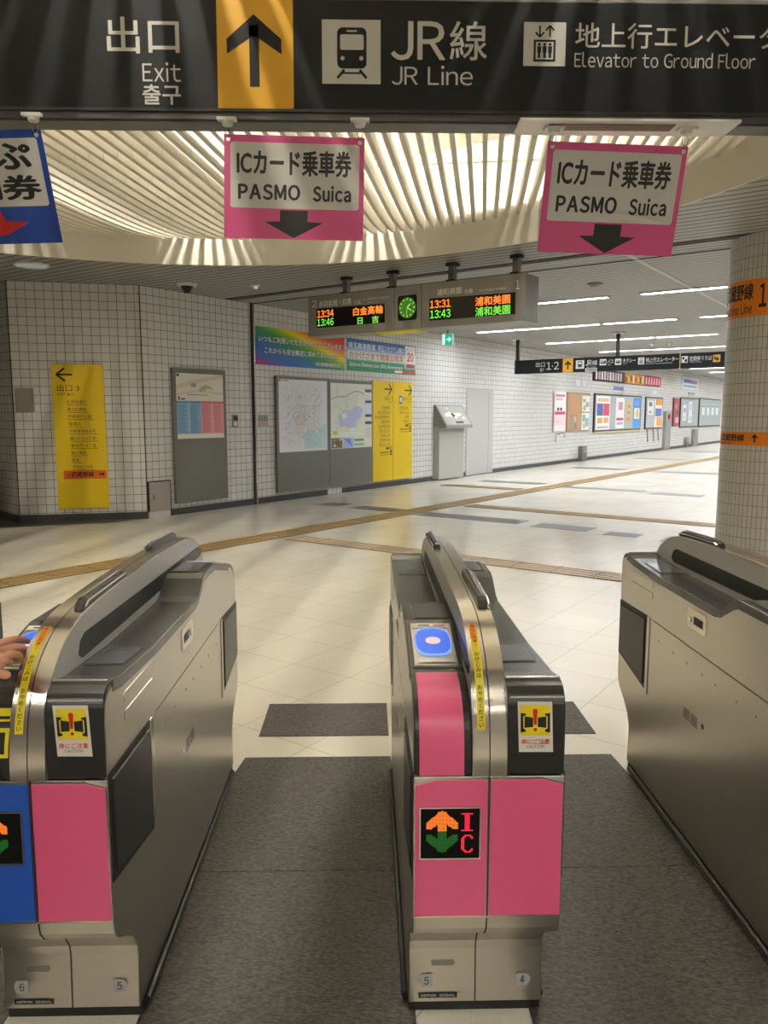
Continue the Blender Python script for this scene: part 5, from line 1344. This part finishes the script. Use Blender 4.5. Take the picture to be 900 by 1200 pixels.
# body in local coordinates (x right, y forward)
V = [(0, 0, .93), (0, .01, 1.10), (0, .02, 1.28), (0, .01, 1.42), (0, .02, 1.50), (0, .04, 1.60),
     (-.09, 0, .88), (-.10, .04, .50), (-.10, .02, .10), (-.10, .12, .05),
     (.09, 0, .88), (.11, -.03, .50), (.11, -.10, .10), (.11, .02, .05),
     (-.19, .0, 1.38), (-.24, -.02, 1.12), (-.22, .12, .92), (-.21, .18, .85),
     (.17, .03, 1.38), (.21, .13, 1.17), (.33, .30, 1.03), (.385, .355, .995)]
E_ = [(0, 1), (1, 2), (2, 3), (3, 4), (4, 5), (0, 6), (6, 7), (7, 8), (8, 9), (0, 10), (10, 11), (11, 12), (12, 13), (3, 14), (14, 15), (15, 16), (16, 17), (3, 18), (18, 19), (19, 20), (20, 21)]
R_ = [(.105, .075), (.10, .07), (.155, .105), (.12, .09), (.055, .055), (.085, .10), (.085, .09), (.06, .06), (.042, .042), (.04, .035), (.085, .09), (.06, .06), (.042, .042), (.04, .035),
      .055, .043, .034, .032, .055, .043, .032, .027]
body = skinned('body', V, R_, E_, skin, pe)
# clothing: slightly larger shells
cloth = mat('navy_jacket', hexc('2A3040'), .8); trs = mat('dark_trousers', hexc('24242A'), .8)
RC = [(.16, .12), (.145, .105)] + R_[2:]
ci = [0, 1, 2, 3, 14, 15, 16, 18, 19, 20]; mp_ = {v: i for i, v in enumerate(ci)}
jr = []
for v in ci:
    r = RC[v]; jr.append((r[0] + .018, r[1] + .018) if isinstance(r, tuple) else r + .014)
JV = [V[v] for v in ci]; JE = [(mp_[a_], mp_[b_]) for a_, b_ in E_ if a_ in mp_ and b_ in mp_]
JV[9] = (.315, .28, 1.04); JV[0] = (0, 0, .84)
skinned('jacket', JV, jr, JE, cloth, pe)
ti = [0, 6, 7, 8, 10, 11, 12]; mp_ = {v: i for i, v in enumerate(ti)}
skinned('trousers', [(0, 0, 1.02) if v == 0 else V[v] for v in ti], [(RC[v][0] + .016, RC[v][1] + .016) if isinstance(RC[v], tuple) else RC[v] + .02 for v in ti], [(mp_[a_], mp_[b_]) for a_, b_ in E_ if a_ in mp_ and b_ in mp_], trs, pe)
for s_, y_ in ((-1, .09), (1, -.02)):
    b = MB(); b.tube([(s_ * .105, y_ - .12, .045), (s_ * .105, y_ - .02, .055), (s_ * .105, y_ + .08, .045), (s_ * .105, y_ + .14, .035)], [.035, .047, .045, .026], blk_matt, 12); b.build('shoe', pe, smooth=True)
hb = MB()
def ball(b_, c, rx, ry, rz, m, nu=18, nv=12, cut=-1.0):
    vs_ = []; ff = []
    for j in range(nv + 1):
        ph = -math.pi / 2 + math.pi * j / nv
        if math.sin(ph) < cut: ph = math.asin(cut)
        for i in range(nu):
            th = 2 * math.pi * i / nu; vs_.append((c[0] + rx * math.cos(ph) * math.cos(th), c[1] + ry * math.cos(ph) * math.sin(th), c[2] + rz * math.sin(ph)))
    for j in range(nv):
        for i in range(nu): ff.append((j * nu + i, j * nu + (i + 1) % nu, (j + 1) * nu + (i + 1) % nu, (j + 1) * nu + i))
    b_.add(vs_, ff, m)
hair = mat('black_hair', (.015, .012, .01), .5)
ball(hb, (0, .005, 1.655), .098, .112, .105, hair, cut=-.25); hb.build('hair', pe, smooth=True)
hb = MB()
for s_ in (-1, 1): ball(hb, (s_ * .034, .123, 1.625), .012, .008, .007, mat('eye_white', (.7, .7, .7), .3), 10, 6); ball(hb, (s_ * .034, .130, 1.625), .005, .003, .005, ink, 8, 6)
ball(hb, (0, .137, 1.59), .012, .018, .02, skin, 10, 8); ball(hb, (0, .122, 1.552), .024, .01, .007, mat('lips', hexc('A8584C'), .5), 10, 6)
for s_ in (-1, 1): ball(hb, (s_ * .094, .03, 1.61), .012, .02, .032, skin, 10, 8)
hb.build('face', pe, smooth=True)
# right hand, palm down over the reader of the left gate (points in world, converted to local)
def wl(px, py, z): x, y = on_z(px, py, z); return (x + 1.30, y - 1.30, z)
wr = (.385, .355, .995)
kn = [wl(-2, 756, .995), wl(2, 764, .995), wl(3, 772, .992), wl(0, 779, .988)]
tips = [wl(34, 752, .962), wl(33, 762, .958), wl(24, 770, .957), wl(12, 778, .958)]
mid = []
for k_, t_ in zip(kn, tips):
    m1 = tuple(k_[i] + (t_[i] - k_[i]) * .48 for i in range(3)); m1 = (m1[0], m1[1], m1[2] + .010)
    m2 = tuple(k_[i] + (t_[i] - k_[i]) * .78 for i in range(3)); m2 = (m2[0], m2[1], m2[2] + .006)
    mid.append((m1, m2))
palm_c = tuple(sum(k_[i] for k_ in kn) / 4 * .5 + wr[i] * .5 for i in range(3))
hv = [wr, palm_c] + kn; he = [(0, 1)] + [(1, 2 + i) for i in range(4)]; hr = [(.027, .021), (.033, .018)] + [.013] * 4
for i in range(4):
    b0 = len(hv); hv += [mid[i][0], mid[i][1], tips[i]]; he += [(2 + i, b0), (b0, b0 + 1), (b0 + 1, b0 + 2)]; hr += [.0095, .0088, .0072]
th0 = len(hv)
hv += [tuple(palm_c[i] * .6 + kn[3][i] * .1 + wr[i] * .3 + (0.006, -.004, -.014)[i] for i in range(3)), tuple(kn[3][i] + (0.002, .004, -.022)[i] for i in range(3)), tuple(kn[3][i] + (0.014, .016, -.030)[i] for i in range(3))]
he += [(1, th0), (th0, th0 + 1), (th0 + 1, th0 + 2)]; hr += [.015, .011, .009]
skinned('hand', hv, hr, he, skin, pe, 2, 0)
# pass card held under the fingers
cb_ = MB(); cc_ = wl(16, 768, .955)
cb_.rbox((0, 0, 0), .085, .055, .004, Matrix.Rotation(.25, 3, 'Z') @ Matrix.Rotation(.2, 3, 'X'), mat('card_case_cream', hexc('B8A888'), .4))
o = cb_.build('pass_card'); o.location = (cc_[0] - 1.30, cc_[1] + 1.30, .950)
tag(o, 'cream pass card under the fingers on the left blue card reader', 'card')
